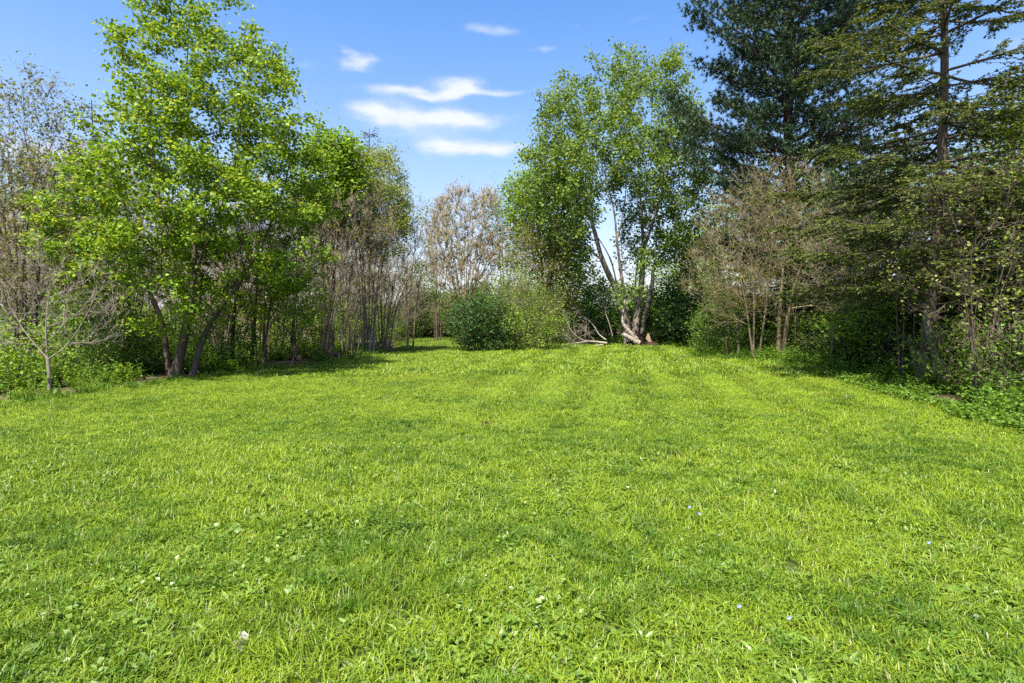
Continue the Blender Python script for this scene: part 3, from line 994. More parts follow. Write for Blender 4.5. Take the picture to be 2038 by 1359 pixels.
# ------------------------------------------------------------------ conifers
def conifer(name, label, base, trunk, r_base, r_top, zs, length, droop, seed, style, mat, bark='barkdark', per=5, gap=.45, cut=None, branch_r=.03, density=1.0, thin=0.0):
    """trunk: path upwards; zs: (lowest, highest) whorl; length(t) branch length; droop(t) slope at the base"""
    rng = np.random.default_rng(seed)
    base = np.asarray(base, float)
    o = root(name, base, label, 'tree')
    T = smooth_path(trunk, 8)
    A, B, C = MeshData(), MeshData(), MeshData()
    tz = T[:, 2]
    rr = r_base + (r_top - r_base) * np.clip(tz / tz[-1], 0, 1) ** .8
    rr = rr * np.where(tz < .5, 1 + .35 * (1 - np.clip(tz, 0, .5) / .5), 1)
    polyline_tube(A, T - base, rr, 10)
    z = zs[0]; yaw0 = 0
    nc, na, nn, nl = [], [], [], []
    while z < zs[1]:
        t = (z - zs[0]) / (zs[1] - zs[0])
        k = per + rng.integers(-1, 2)
        yaw0 += rng.uniform(.3, 1.2)
        for b in range(max(2, k)):
            yaw = yaw0 + b / k * 6.283 + rng.normal() * .25
            L = length(t) * rng.uniform(.55, 1.12)
            if cut is not None: L *= cut(yaw, z)
            if L < .15 or rng.random() < thin * max(0, t - .25) / .5: continue
            p0 = np.array([np.interp(z, tz, T[:, i]) for i in range(3)]); p0[2] = z + rng.normal() * .06
            out = np.array([math.cos(yaw), math.sin(yaw), 0.]); sl = droop(t) + rng.normal() * .08
            s = np.linspace(0, 1, 9)[:, None]
            curve = sl * s + (.22 if style == 'pine' else .16) * s * s * (1 if style == 'pine' else rng.uniform(.2, 1.3))
            pts = p0 + out * L * s + np.array([0, 0, 1.]) * L * curve
            side = np.array([-out[1], out[0], 0.])
            pts = pts + side * (rng.normal() * .10 * L * s ** 2)
            r0 = branch_r * (L / 3) ** .8 + .006
            polyline_tube(B, pts - base, np.linspace(r0, .005, 9), 5)
            # branchlets
            nb = int((10 if style == 'pine' else 18) * L / 2 * density) + 3
            u = np.sort(rng.uniform(.12 if style == 'pine' else .15, 1.0, nb)); u[-1] = 1
            f = u * 8; i0 = np.minimum(f.astype(int), 7); fr = (f - i0)[:, None]
            q0 = pts[i0] * (1 - fr) + pts[i0 + 1] * fr
            sg = np.where(np.arange(nb) % 2 == 0, 1, -1)[:, None] * rng.uniform(.6, 1.1, (nb, 1))
            bl = ((.36 if style == 'pine' else .26) * L * (1.15 - u) + .2 + .15 * rng.random(nb))[:, None]
            if style == 'pine':
                d = unit(out * .75 + side * sg * .75 + np.array([0, 0, 1.]) * rng.uniform(.0, .6, (nb, 1)))
            else:
                d = unit(out * .8 + side * sg * .8 + np.array([0, 0, 1.]) * rng.uniform(-.45, .08, (nb, 1)))
            q1 = q0 + d * bl
            tubes(B, q0 - base, q1 - base, np.full(nb, .006), np.full(nb, .003), d, d, 3)
            if style == 'pine':
                m = 6                                  # tufts along each branchlet
                tt = np.repeat(np.linspace(.3, 1, m)[None], nb, 0).ravel()
                c = np.repeat(q0, m, 0) + np.repeat(d * bl, m, 0) * tt[:, None] + rng.normal(size=(nb * m, 3)) * .09
                td = unit(np.repeat(d, m, 0) + np.array([0, 0, .55]) + .3 * rng.normal(size=(nb * m, 3)))
                k2 = 17
                c2 = np.repeat(c, k2, 0); a2 = unit(np.repeat(td, k2, 0) + .85 * rng.normal(size=(len(c2), 3)))
                nc.append(c2); na.append(a2); nl.append(rng.uniform(.12, .22, len(c2)))
            else:
                m = int(36 * min(density, 1.1))
                tt = rng.random((nb, m)).ravel()
                c = np.repeat(q0, m, 0) + np.repeat(d * bl, m, 0) * tt[:, None]
                sd = unit(np.cross(np.repeat(d, m, 0), [0, 0, 1.])) * np.where(rng.random(nb * m) < .5, 1, -1)[:, None]
                a2 = unit(np.repeat(d, m, 0) * .8 + sd * rng.uniform(.2, 1.1, (nb * m, 1)) + rng.normal(size=(nb * m, 3)) * .3 + np.array([0, 0, -.1]))
                nc.append(c); na.append(a2); nl.append(rng.uniform(.06, .11, len(c)))
        z += gap * rng.uniform(.6, 1.3)
    c, a, L = np.concatenate(nc), np.concatenate(na), np.concatenate(nl)
    no = rng.normal(size=c.shape) * .6; no[:, 2] += .8
    if style == 'pine':
        leaves(C, c - base, a, no, L, rng, .19, 0, 'needle')
    else:
        leaves(C, c - base, a, no, L, rng, .36, .04, 'kite')
    part('trunk', A, M[bark], o, True); part('branches', B, M[bark], o, True, 'stuff'); part('crown', C, M[mat], o, kind='stuff')
    return o


def pine():
    D = 24.0
    x0 = W(1575, 630, D)[0]
    tr = [(x0, D, -.1), (x0 + .1, D, 5), (x0 - .1, D + .1, 10), (x0, D, 15), (x0 + .1, D, 20.5)]

    def cut(yaw, z):                                  # fuller towards the clearing on the left, hollow below the lowest boughs
        a = .95 + .2 * math.sin(3.1 * yaw + z * 1.3)
        return a
    conifer('pine_tree', 'tall dark blue-green pine rising above the right-hand thicket', (x0, D, 0), tr, .34, .05, (3.2, 20),
            lambda t: 4.9 * (1 - t) ** .55 * (.75 + .5 * min(1, t * 4)) * .95 + .3, lambda t: .12 + .5 * t, 5, 'pine', 'pine', per=7, gap=.55, cut=cut, branch_r=.042)


pine()


def front_spruce():
    D = 12.9
    b = W(1838, 770, D) * [1, 1, 0]
    p = [W(1838, 772, D), W(1842, 700, D), W(1855, 560, D), W(1868, 420, D), W(1877, 250, D), W(1880, 100, D), W(1877, -20, D), W(1875, -150, D), W(1874, -260, D)]
    o = conifer('spruce_tree', 'front spruce with bare upper trunk and drooping flat boughs at the right', b, p, .145, .05, (2.5, 12.2),
                lambda t: 4.1 * (1 - t) ** .4 * (.95 if t > .1 else .8), lambda t: -.24 + .42 * t, 8, 'spruce', 'spruce', 'bark', per=5, gap=.40, branch_r=.030, density=1.3, thin=.35)
    md = MeshData()                                    # second stem leaning against the first at the base
    q = smooth_path([W(1876, 775, D - .25), W(1868, 735, D - .25), W(1856, 690, D - .2), W(1846, 650, D - .1), W(1843, 615, D)], 5)
    polyline_tube(md, q - b, np.linspace(.10, .06, len(q)), 9)
    part('leaning_stem', md, M['barkgrey'], o, True)


front_spruce()
for k, (px, D, h, wd, lab) in enumerate([
        (1480, 33, 10.5, 3.4, 'dark spruce behind the left side of the pine'),
        (1690, 27, 9.5, 3.6, 'dark spruce behind the thicket between pine and front spruce'),
        (1800, 20, 8.5, 3.3, 'dark spruce in the shade just left behind the front spruce'),
        (2010, 17, 9.0, 3.3, 'dark spruce at the right edge behind the pale-leaved vine'),
        (1930, 25, 11, 3.6, 'dark spruce deep in the right-hand wood'),
        (2150, 15, 9, 3.2, 'dark spruce outside the right edge of the lawn')]):
    x = W(px, 630, D)[0]
    conifer('shaded_spruce', lab, (x, D, 0), [(x, D, -.1), (x, D, h * .3), (x + .1, D, h * .7), (x, D, h)], .16, .02, (1.3, h - .2),
            lambda t, wd=wd: wd * (1 - t) ** .8 + .25, lambda t: -.15 + .4 * t, 130 + k, 'spruce', 'spruce', per=6, gap=.5, density=.85)
x = W(735, 630, 40)[0]
conifer('distant_spruce', 'dark spruce tip showing above the yellow-green crown', (x, 40, 0), [(x, 40, -.1), (x, 40, 5), (x, 40, 10), (x, 40, 14.8)], .2, .02, (4, 14.6),
        lambda t: 2.8 * (1 - t) ** .6 + .4, lambda t: -.1 + .5 * t, 140, 'spruce', 'spruce', per=5, gap=.7, density=.6)
x = W(182, 630, 21)[0]
conifer('thin_larch', 'thin nearly bare conifer top left of the maple', (x, 21, 0), [(x, 21, -.1), (x, 21, 4), (x + .1, 21, 7), (x, 21, 9.6)], .10, .015, (4, 9.5),
        lambda t: 1.0 * (1 - t) ** .7 + .15, lambda t: .1, 141, 'spruce', 'olive', per=3, gap=.4, density=.35)


# ------------------------------------------------------------------ centre
def big_maple():
    D = 30.0
    rows = [(122, 1225, 1345, .8), (160, 1110, 1365), (200, 1085, 1380), (260, 1055, 1395), (320, 1035, 1405), (380, 1045, 1412), (440, 1060, 1412),
            (500, 1110, 1410, .85), (550, 1140, 1400, .6), (590, 1150, 1375, .3)]

    def rej(x, y):
        gap1 = (np.abs(x - 1215) < 38) & (y > 375) & (y < 570)
        gap2 = (x < 1215) & (y < 155 + (1215 - x) * .1)
        gap3 = (np.abs(x - 1200) < 14) & (y < 260)
        return gap1 | gap2 | gap3
    rng = np.random.default_rng(3)
    at = sample_crown(rows, D, 880, rng, .8, .9, reject=rej, holes=.27)
    rlim = np.random.default_rng(33)
    extra = []
    for a, b in (((1180, 450), (1150, 195)), ((1222, 420), (1235, 170)), ((1277, 430), (1300, 140)), ((1300, 440), (1350, 200)), ((1335, 485), (1385, 300)), ((1155, 390), (1075, 300)),
                 ((1272, 350), (1255, 160)), ((1322, 360), (1345, 150)), ((1180, 450), (1120, 215)), ((1302, 530), (1345, 400)), ((1277, 430), (1320, 300)), ((1232, 590), (1160, 430))):
        d0, d1 = rlim.uniform(-.6, .6), rlim.uniform(-2.2, 2.2)
        m = ((a[0] * .62 + b[0] * .38 + rlim.normal() * 5), (a[1] + b[1]) / 2)
        extra.append(stem([a, m, b], [D + d0 * .3, D + d1 * .5, D + d1]))
    st = [stem([(1262, 694), (1266, 640), (1276, 570), (1280, 500), (1277, 430), (1272, 350), (1270, 250), (1275, 170)], [D, D, D, D, D, D, D, D]),
          stem([(1250, 690), (1245, 640), (1232, 590), (1200, 520), (1180, 450), (1155, 390), (1120, 310), (1105, 240)], [D, D, D - .1, D - .3, D - .4, D - .5, D - .6, D - .7]),
          stem([(1256, 692), (1248, 620), (1237, 550), (1228, 480), (1222, 420), (1205, 350), (1180, 260)], [D + .3, D + .3, D + .4, D + .5, D + .5, D + .6, D + .7]),
          stem([(1272, 692), (1283, 630), (1298, 565), (1302, 530), (1335, 485), (1372, 440), (1392, 400)], [D + .2, D + .2, D + .3, D + .3, D + .5, D + .7, D + .8]),
          stem([(1228, 480), (1240, 420), (1248, 340), (1235, 250)], [D + .5, D + .4, D + .2, D]),
          stem([(1280, 500), (1300, 440), (1322, 360), (1330, 260), (1320, 180)], [D, D - .3, D - .6, D - .7, D - .6]),
          stem([(1262, 600), (1268, 530), (1285, 470), (1312, 410)], [D - .2, D - .4, D - .7, D - 1]),
          stem([(1200, 520), (1165, 490), (1125, 478), (1090, 440)], [D - .3, D - .5, D - .6, D - .8])] + extra
    woody('silver_maple', 'big multi-stemmed grey-barked tree in the middle distance', 'tree', W(1260, 690, D) * [1, 1, 0], st, at,
          0.21, .009, alpha=.33, seg=.45, sag=.03, down=1.2, bark='barkgrey', seed=3, thick=.04, subtwigs=2, twig_len=.55, twig_up=.5,
          leaf='silver', nleaf=22, lsize=.15, spread=.17, flat=.9, lup=.6, lwidth=.75, droop=.6, leaf_on=.85)


big_maple()
bare_tree('leafy_tree', 'rounded bright green tree left of and behind the big grey-barked tree', 1085, 34,
          [(335, 1060, 1130), (365, 1015, 1150), (410, 1005, 1160), (460, 1015, 1160), (510, 1030, 1160, .7), (560, 1050, 1150, .4)], 400, 201, 4, 'bark', .12, 1, 'lime', 15, .7, .16, .4, lwidth=.9, lup=.9)
bare_tree('olive_shrub', 'tall olive-brown half-leafed shrub left of the big grey-barked tree', 1085, 31,
          [(455, 1020, 1130), (500, 1000, 1150), (560, 1000, 1160), (620, 1020, 1150), (660, 1040, 1130, .5)], 320, 202, 9, 'twig', .045, 2, 'olive', 8, .7, .12, .2, cat='shrub', twig_r=.009)
bare_tree('brown_shrub', 'tall bare brown fan-shaped shrub in the middle left of the centre bush', 925, 33,
          [(385, 880, 985), (410, 858, 1005), (470, 845, 1010), (540, 855, 1000), (600, 880, 970, .6)], 520, 203, 16, 'twigtan', .045, 3, 'olive', 2, .16, .11, .15, fan=.42, twig_up=.7, cat='shrub', twig_r=.016, tip=.013, fine=4)
bare_tree('sparse_tree', 'sparse small-leafed tree between the thin dead tree and the brown shrub', 870, 36,
          [(405, 850, 900), (440, 835, 920), (520, 830, 925), (590, 840, 915, .7)], 150, 204, 4, 'bark', .05, 3, 'olive', 4, .4, .12, .18)
bare_tree('leafing_shrub', 'sparse tree with green tips at the right of the brown shrub', 1000, 35,
          [(375, 980, 1040), (420, 965, 1050), (480, 960, 1050), (540, 970, 1040, .6)], 150, 205, 4, 'twigtan', .05, 3, 'silver', 5, .5, .12, .18)
bare_tree('evergreen_bush', 'rounded dark green bush on the lawn in the middle distance', 955, depth(701),
          [(598, 930, 1000), (615, 908, 1010), (650, 895, 1015), (680, 902, 1010), (697, 915, 1005)], 170, 206, 7, 'bark', .04, 1, 'dark', 14, 1.0, .10, .17, cat='bush', seg=.2, twig_len=.5)
bare_tree('forsythia_bush', 'loose yellow-green arching bush beside the dark green bush', 1035, depth(698),
          [(545, 1005, 1065, .4), (580, 970, 1085, .7), (612, 945, 1108), (645, 960, 1118), (678, 975, 1112), (693, 990, 1090)], 260, 207, 12, 'bark', .03, 3, 'lime', 5, .8, .085, .13, cat='bush', twig_len=.75, twig_up=.35, fan=.48, lwidth=.5, tj=.7)
bare_tree('green_bush', 'low bright green bush between the dark bush and the arching bush', 1050, depth(700),
          [(620, 1000, 1090), (650, 985, 1105), (680, 990, 1105), (697, 1000, 1090)], 100, 208, 6, 'bark', .03, 1, 'lime', 8, .8, .095, .15, cat='bush', seg=.2)
bare_tree('evergreen_bush', 'dark low evergreen bush at the back of the lawn gap', 850, depth(671),
          [(592, 830, 890), (620, 800, 925), (655, 795, 930), (670, 800, 925)], 170, 209, 6, 'bark', .05, 1, 'dark', 26, 1.0, .24, .3, cat='bush')
bare_tree('brush_heap', 'heap of arching bare brown branches over the dark bush in the gap', 875, depth(674),
          [(600, 850, 905), (620, 830, 915), (645, 840, 915)], 60, 210, 6, 'twigtan', .04, 4, None, 0, 0, .1, .1, cat='shrub', twig_up=-.5, twig_len=.9, twig_r=.010, tip=.010)
for k, (px, D, top, wd, lf, lab) in enumerate([
        (1150, 36, 560, 70, 'mid', 'mid green bush behind the fallen branch'),
        (1215, 38, 575, 60, 'dark', 'dark green bush behind the big grey-barked tree'),
        (1325, 33, 570, 55, 'mid', 'mid green bush right of the big grey-barked tree'),
        (1370, 30, 590, 60, 'dark', 'dark green bush in the shade right of the big grey-barked tree'),
        (1385, 36, 470, 60, 'maple', 'bright green tree between the big grey-barked tree and the pine'),
        (1010, 42, 560, 90, 'dark', 'dark hedge-like bush behind the centre bushes'),
        (920, 42, 585, 70, 'mid', 'green bush behind the bare brown shrub')]):
    bot = 630 + H * F / D - 8
    bare_tree('background_bush', lab, px, D, [(top, px - wd * .5, px + wd * .5), (top + (bot - top) * .35, px - wd, px + wd), (top + (bot - top) * .75, px - wd, px + wd), (bot, px - wd * .7, px + wd * .7)],
              150, 220 + k, 5, 'bark', .06, 1, lf, 11, .9, .15, .28, cat='bush', group='bushes behind the lawn')


def fallen_branch():
    D = 29.3
    base = W(1190, 686, D) * [1, 1, 0]
    o = root('fallen_branch', base, 'pale fallen dead branch lying on the grass left of the big tree', 'branch')
    tw = MeshData()
    rng = np.random.default_rng(9)
    limbs = [([(1208, 683), (1185, 680), (1165, 678), (1150, 671), (1135, 655), (1127, 635), (1122, 620)], [.085, .075, .065, .05, .035, .025, .012], [0, 0, 0, -.1, -.2, -.3, -.4]),
             ([(1172, 679), (1150, 682), (1140, 680), (1130, 670), (1105, 661)], [.05, .045, .04, .03, .015], [0, -.2, -.4, -.6, -.8]),
             ([(1206, 676), (1192, 665), (1184, 652), (1170, 635), (1155, 625), (1150, 612)], [.05, .045, .04, .03, .02, .01], [0, .2, .3, .4, .5, .6]),
             ([(1182, 676), (1172, 665), (1165, 655), (1168, 645)], [.035, .03, .02, .01], [0, -.1, -.2, -.2]),
             ([(1219, 668), (1213, 645), (1205, 620), (1209, 600), (1215, 588), (1220, 578)], [.04, .035, .03, .028, .02, .01], [.3, .3, .3, .3, .3, .3]),
             ([(1200, 686), (1170, 690), (1140, 688)], [.05, .04, .02], [-.5, -.6, -.7])]
    allp = []
    for pts, r, dz in limbs:
        p = smooth_path([W(x, y, D + d) for (x, y), d in zip(pts, dz)], 4)
        p[:, 2] = np.maximum(p[:, 2], .03)
        rr = .72 * np.interp(np.linspace(0, 1, len(p)), np.linspace(0, 1, len(r)), r)
        md = MeshData(); polyline_tube(md, p - base, rr, 7); allp.append(p[len(p) // 3:])
        part('limb', md, M['dead'], o, True)
    q = np.concatenate(allp); i = rng.integers(0, len(q), 260)
    s0 = q[i]; d = unit(rng.normal(size=(260, 3)) + np.array([-.8, 0, .5])); L = rng.uniform(.2, .9, 260)[:, None]
    s1 = s0 + d * L; s1[:, 2] = np.maximum(s1[:, 2], .02)
    tubes(tw, s0 - base, s1 - base, np.full(260, .008), np.full(260, .004), d, d, 3)
    part('twigs', tw, M['twiggrey'], o, True, 'stuff')


fallen_branch()


def broken_trunk():
    D = 28.9
    base = W(1268, 692, D) * [1, 1, 0]
    o = root('broken_trunk', base, 'broken rotten stump with pale torn limbs at the foot of the big tree', 'stump')
    rng = np.random.default_rng(4)

    def lump(c, rx, ry, rz, seed):
        md = MeshData(); r = np.random.default_rng(seed)
        th = np.linspace(0, 2 * math.pi, 13)[:-1]; ph = np.linspace(.02, math.pi / 2 + .35, 7)
        P = np.array([[(math.cos(t) * math.sin(p), math.sin(t) * math.sin(p), math.cos(p)) for t in th] for p in ph])
        P = P * (1 + .22 * r.normal(size=P.shape[:2]))[..., None] * [rx, ry, rz] + c
        i = np.arange(6)[:, None] * 12 + np.arange(12)[None]; j = np.arange(6)[:, None] * 12 + (np.arange(12)[None] + 1) % 12
        md.add(P, np.stack([i, j, j + 12, i + 12], -1).reshape(-1, 4))
        return md
    part('rotten_core', lump(np.array([0.05, .1, .02]), .50, .4, .62, 1), M['rot'], o)
    part('root_plate', lump(np.array([.60, .1, 0]), .55, .4, .30, 2), M['rot'], o)
    for pts, r in (([(1272, 683), (1258, 675), (1245, 668), (1239, 664)], [.20, .17, .14, .10]),
                   ([(1268, 676), (1256, 664), (1245, 652), (1239, 640), (1241, 618), (1243, 600), (1244, 588)], [.15, .14, .12, .09, .06, .045, .02])):
        md = MeshData()
        p = smooth_path([W(x, y, D - .25) for x, y in pts], 5)
        rr = np.interp(np.linspace(0, 1, len(p)), np.linspace(0, 1, len(r)), r) * .8 * (1 + .07 * rng.normal(size=len(p)))
        polyline_tube(md, p - base, rr, 9)
        part('torn_limb', md, M['dead'], o, True)
    md = MeshData()                                    # splinter of split wood standing up at the right
    a = [W(1285, 672, D), W(1289, 664, D), W(1291, 662, D), W(1296, 680, D), W(1299, 693, D), W(1291, 684, D)]
    fr = np.array(a) - base; bk = fr + np.array([.06, .14, 0])
    v = np.vstack([fr, bk]); k = len(a)
    md.add(v, np.array([[0, 1, 2], [0, 2, 3], [0, 3, 5], [3, 4, 5], [6, 8, 7], [6, 9, 8], [6, 11, 9], [9, 11, 10]]))
    md.f.append(np.array([[i, i + k, (i + 1) % k + k, (i + 1) % k] for i in range(k)])); md.r.append(np.zeros(k)); md.v.append(np.zeros((0, 3)))
    part('splinter', md, M['split'], o)
    for pts in ([(1255, 684), (1256, 690), (1259, 694)], [(1247, 686), (1251, 690), (1254, 694)], [(1295, 688), (1299, 691), (1304, 696)]):
        p = smooth_path([W(x, y, D - .45) for x, y in pts], 4)
        md = MeshData(); polyline_tube(md, p - base, np.linspace(.04, .02, len(p)), 6)
        part('shard', md, M['dead'], o, True)


broken_trunk()


def small_log():
    c = G(664, 719)
    o = root('log', c, 'short round log lying in the grass by the bare vase shrubs', 'log')
    md = MeshData(); a = np.array([-.20, .30, .17]); b = np.array([.12, -.10, .17])
    p = np.linspace(a, b, 6); polyline_tube(md, p, np.array([.165, .17, .162, .17, .165, .168]), 14)
    part('bark', md, M['bark'], o, True)
    e = MeshData(); d = unit((b - a)[None])[0]; s = unit(np.cross(d, [0, 0, 1.])[None])[0]; u = np.cross(s, d)
    t = np.arange(14) / 14 * 6.283
    ring = b + d * .004 + .163 * (np.cos(t)[:, None] * s + np.sin(t)[:, None] * u)
    inner = b - d * .05 + .10 * (np.cos(t)[:, None] * s + np.sin(t)[:, None] * u)
    i = np.arange(14); j = (i + 1) % 14
    e.add(np.vstack([ring, inner]), np.stack([i, j, j + 14, i + 14], 1)); part('cut_end', e, M['dead'], o)
    h = MeshData(); h.add(np.vstack([inner, b[None] - d * .06]), np.stack([i, j, np.full(14, 14)], 1)); part('rotten_heart', h, M['rot'], o)


small_log()
c = G(1388, 711)


# ------------------------------------------------------------------ right side
bare_tree('twiggy_tree', 'thin bare tan tree leaning left at the right lawn edge', 1503, depth(720),
          [(330, 1470, 1560, .5), (400, 1420, 1580), (470, 1385, 1580), (540, 1370, 1570), (600, 1375, 1540), (640, 1390, 1520, .4)], 340, 301, 3, 'twigtan', .045, 3, 'olive', 3, .28, .075, .12, alpha=.4, fan=.4, twig_up=.12, twig_len=.65, jit=.10, tj=.8)
bare_tree('twiggy_tree', 'bare tree with crooked thicker brown trunk at the right lawn edge', 1553, depth(716),
          [(340, 1520, 1640, .6), (400, 1480, 1690), (470, 1470, 1720), (540, 1480, 1730), (600, 1500, 1720, .8), (640, 1520, 1680, .3)], 380, 302, 2, 'twigtan', .09, 3, 'lime', 3, .34, .075, .12, alpha=.35, fan=.25, twig_up=.05, twig_len=.65, jit=.10, tj=.8)
bare_tree('twiggy_tree', 'bare twiggy tree right of the crooked trunk, in front of the dark wood', 1660, 17.5,
          [(380, 1640, 1740, .6), (440, 1610, 1790), (510, 1600, 1810), (580, 1610, 1800), (630, 1630, 1780, .4)], 340, 303, 3, 'twig', .045, 3, 'mid', 3, .4, .075, .12, alpha=.4, twig_up=.0, twig_len=.65, jit=.10, tj=.8)
bare_tree('sapling', 'very thin straight sapling between the crooked trunk and the maple seedling', 1585, depth(716),
          [(560, 1565, 1610), (620, 1560, 1615)], 14, 304, 1, 'twiggrey', .022, 1, 'lime', 3, .6, .08, .1, cat='sapling')
bare_tree('leafy_shrub', 'fresh green leafy shrub at the corner of the right-hand thicket', 1440, depth(708),
          [(585, 1420, 1480), (620, 1395, 1500), (660, 1385, 1505), (695, 1385, 1500), (705, 1400, 1490)], 170, 305, 7, 'bark', .035, 1, 'mid', 10, .9, .085, .14, cat='shrub', seg=.2)
bare_tree('leafy_shrub', 'olive tinted leafy shrub above the fresh green corner shrub', 1460, 21.5,
          [(540, 1430, 1510), (580, 1410, 1520), (620, 1415, 1515)], 90, 306, 4, 'bark', .04, 1, 'olive', 7, .8, .085, .15, cat='shrub')
bare_tree('leafy_shrub', 'low large-leaved green shrub in the shade behind the crooked trunk', 1580, 22,
          [(650, 1530, 1640), (680, 1520, 1650), (702, 1530, 1640)], 90, 307, 6, 'bark', .03, 1, 'mid', 8, .9, .10, .15, cat='shrub', seg=.2)
bare_tree('maple_seedling', 'young maple seedling with flat green leaf sprays left of the front spruce', 1757, depth(742),
          [(598, 1720, 1770), (630, 1685, 1790), (665, 1670, 1790), (700, 1690, 1780, .5)], 80, 308, 2, 'bark', .045, 1, 'lime', 7, .8, .10, .12, cat='sapling', lup=1.2, lwidth=.95)
bare_tree('leafy_shrub', 'dark green shrub filling the shade left of the spruce trunk', 1700, 17.5,
          [(640, 1650, 1760), (680, 1640, 1780), (715, 1650, 1770)], 90, 309, 6, 'bark', .03, 1, 'mid', 8, .8, .10, .15, cat='shrub', seg=.2)
bare_tree('vine_shrub', 'tangled shrub with pale yellowish leaves right of the front spruce', 1960, 10.8,
          [(330, 1900, 2060), (400, 1850, 2110), (500, 1840, 2130), (580, 1800, 2130), (640, 1830, 2110), (690, 1880, 2090, .5)], 330, 310, 6, 'bark', .028, 2, 'cream', 3, .45, .07, .10, cat='shrub', alpha=.4, twig_up=.0, twig_len=.45, lwidth=.8, lup=.9, twig_r=.004, tip=.004)
bare_tree('twiggy_tree', 'bare dark twigs hanging in front of the spruce boughs', 1800, 13.6,
          [(380, 1740, 1860), (450, 1700, 1880), (540, 1690, 1890), (610, 1720, 1880)], 240, 311, 3, 'bark', .03, 2, 'lime', 3, .35, .07, .1, alpha=.4, twig_up=-.05, twig_len=.5, twig_r=.004, tip=.004)
bare_tree('beech_tree', 'vivid green broad-leaved tree reaching in at the right edge', 2110, 11.5,
          [(180, 2080, 2200, .6), (260, 2020, 2250), (340, 2000, 2260), (420, 2010, 2260, .8)], 150, 312, 3, 'bark', .09, 1, 'maple', 9, .7, .09, .14, lup=1, lwidth=.8)
for k, (px, D, top, wd, lf, lab) in enumerate([
        (1900, 12.0, 650, 90, 'lime', 'leafy green shrub right of the spruce foot'),
        (2020, 10.4, 640, 90, 'mid', 'leafy green shrub at the right frame edge'),
        (1790, 15.5, 650, 60, 'lime', 'leafy green shrub behind the maple seedling'),
        (1640, 21, 640, 60, 'dark', 'dark shaded bush in the hollow right of the crooked trunk'),
        (2160, 10.0, 620, 100, 'mid', 'leafy green shrub beyond the right frame edge')]):
    bot = 630 + H * F / D - 8
    bare_tree('edge_shrub', lab, px, D, [(top, px - wd * .5, px + wd * .5), (top + (bot - top) * .4, px - wd, px + wd), (bot, px - wd * .7, px + wd * .7)],
              90, 330 + k, 6, 'twig', .025, 2, lf, 4, .6, .075, .12, cat='shrub', seg=.2, twig_len=.3, group='leafy shrubs along the right-hand edge')
# broadleaf trees glimpsed through the right-hand wood
for k, (px, D, top, wd, lab) in enumerate([(1625, 40, 330, 90, 'sunlit green tree seen through the boughs between pine and spruce'),
                                           (1760, 38, 320, 90, 'sunlit green tree far behind the front spruce'),
                                           (1980, 30, 260, 110, 'sunlit green tree far behind at the right edge'),
                                           (1430, 45, 400, 70, 'sunlit green tree far behind the left side of the pine')]):
    bare_tree('background_tree', lab, px, D, [(top, px - wd * .5, px + wd * .5), (top + 80, px - wd, px + wd), (top + 200, px - wd, px + wd), (600, px - wd * .6, px + wd * .6)],
              180, 350 + k, 3, 'bark', .14, 1, 'maple', 10, .8, .2, .45, group='trees behind the right-hand wood')


# deeper rows of the same woods
def pick(name, k=0):
    return [o for o in scn.objects if o.name.split('.')[0] == name][k]


LM_L = [(-60, 'the far left frame edge'), (45, 'the olive-leaved left tree'), (97, 'the bare grey sapling'), (200, 'the left half of the maple crown'), (350, 'the maple stems'),
        (430, 'the maple second stem'), (520, 'the vase shrub nearest the maple'), (590, 'the hanging maple spray'), (660, 'the round log'), (720, 'the yellow-green crown'), (812, 'the thin dead tree')]
LM_R = [(1440, 'the fresh green corner shrub'), (1503, 'the thin leaning tan tree'), (1553, 'the crooked brown trunk'), (1620, 'the thin straight sapling'), (1690, 'the bare twiggy tree'),
        (1757, 'the maple seedling'), (1850, 'the spruce foot'), (1960, 'the pale-leaved vine'), (2050, 'the right frame edge')]
LM_C = [(700, 'the yellow-green crown'), (812, 'the thin dead tree'), (850, 'the dark bush in the lawn gap'), (925, 'the bare brown fan shrub'), (1035, 'the arching yellow-green bush'), (1085, 'the olive shrub'),
        (1165, 'the fallen branch'), (1258, 'the big grey-barked tree'), (1330, 'the dark bush right of the big tree')]
used = set()


def place(what, px, D, lm):
    opts = sorted(lm, key=lambda q: abs(q[0] - px))
    for a in opts[:3]:
        for w_ in ('directly behind' if abs(a[0] - px) < 25 else ('behind and left of' if px < a[0] else 'behind and right of'), 'deep in the wood beyond', 'farthest back beyond'):
            t = f'{what} {w_} {a[1]}'
            if t not in used:
                used.add(t); return t


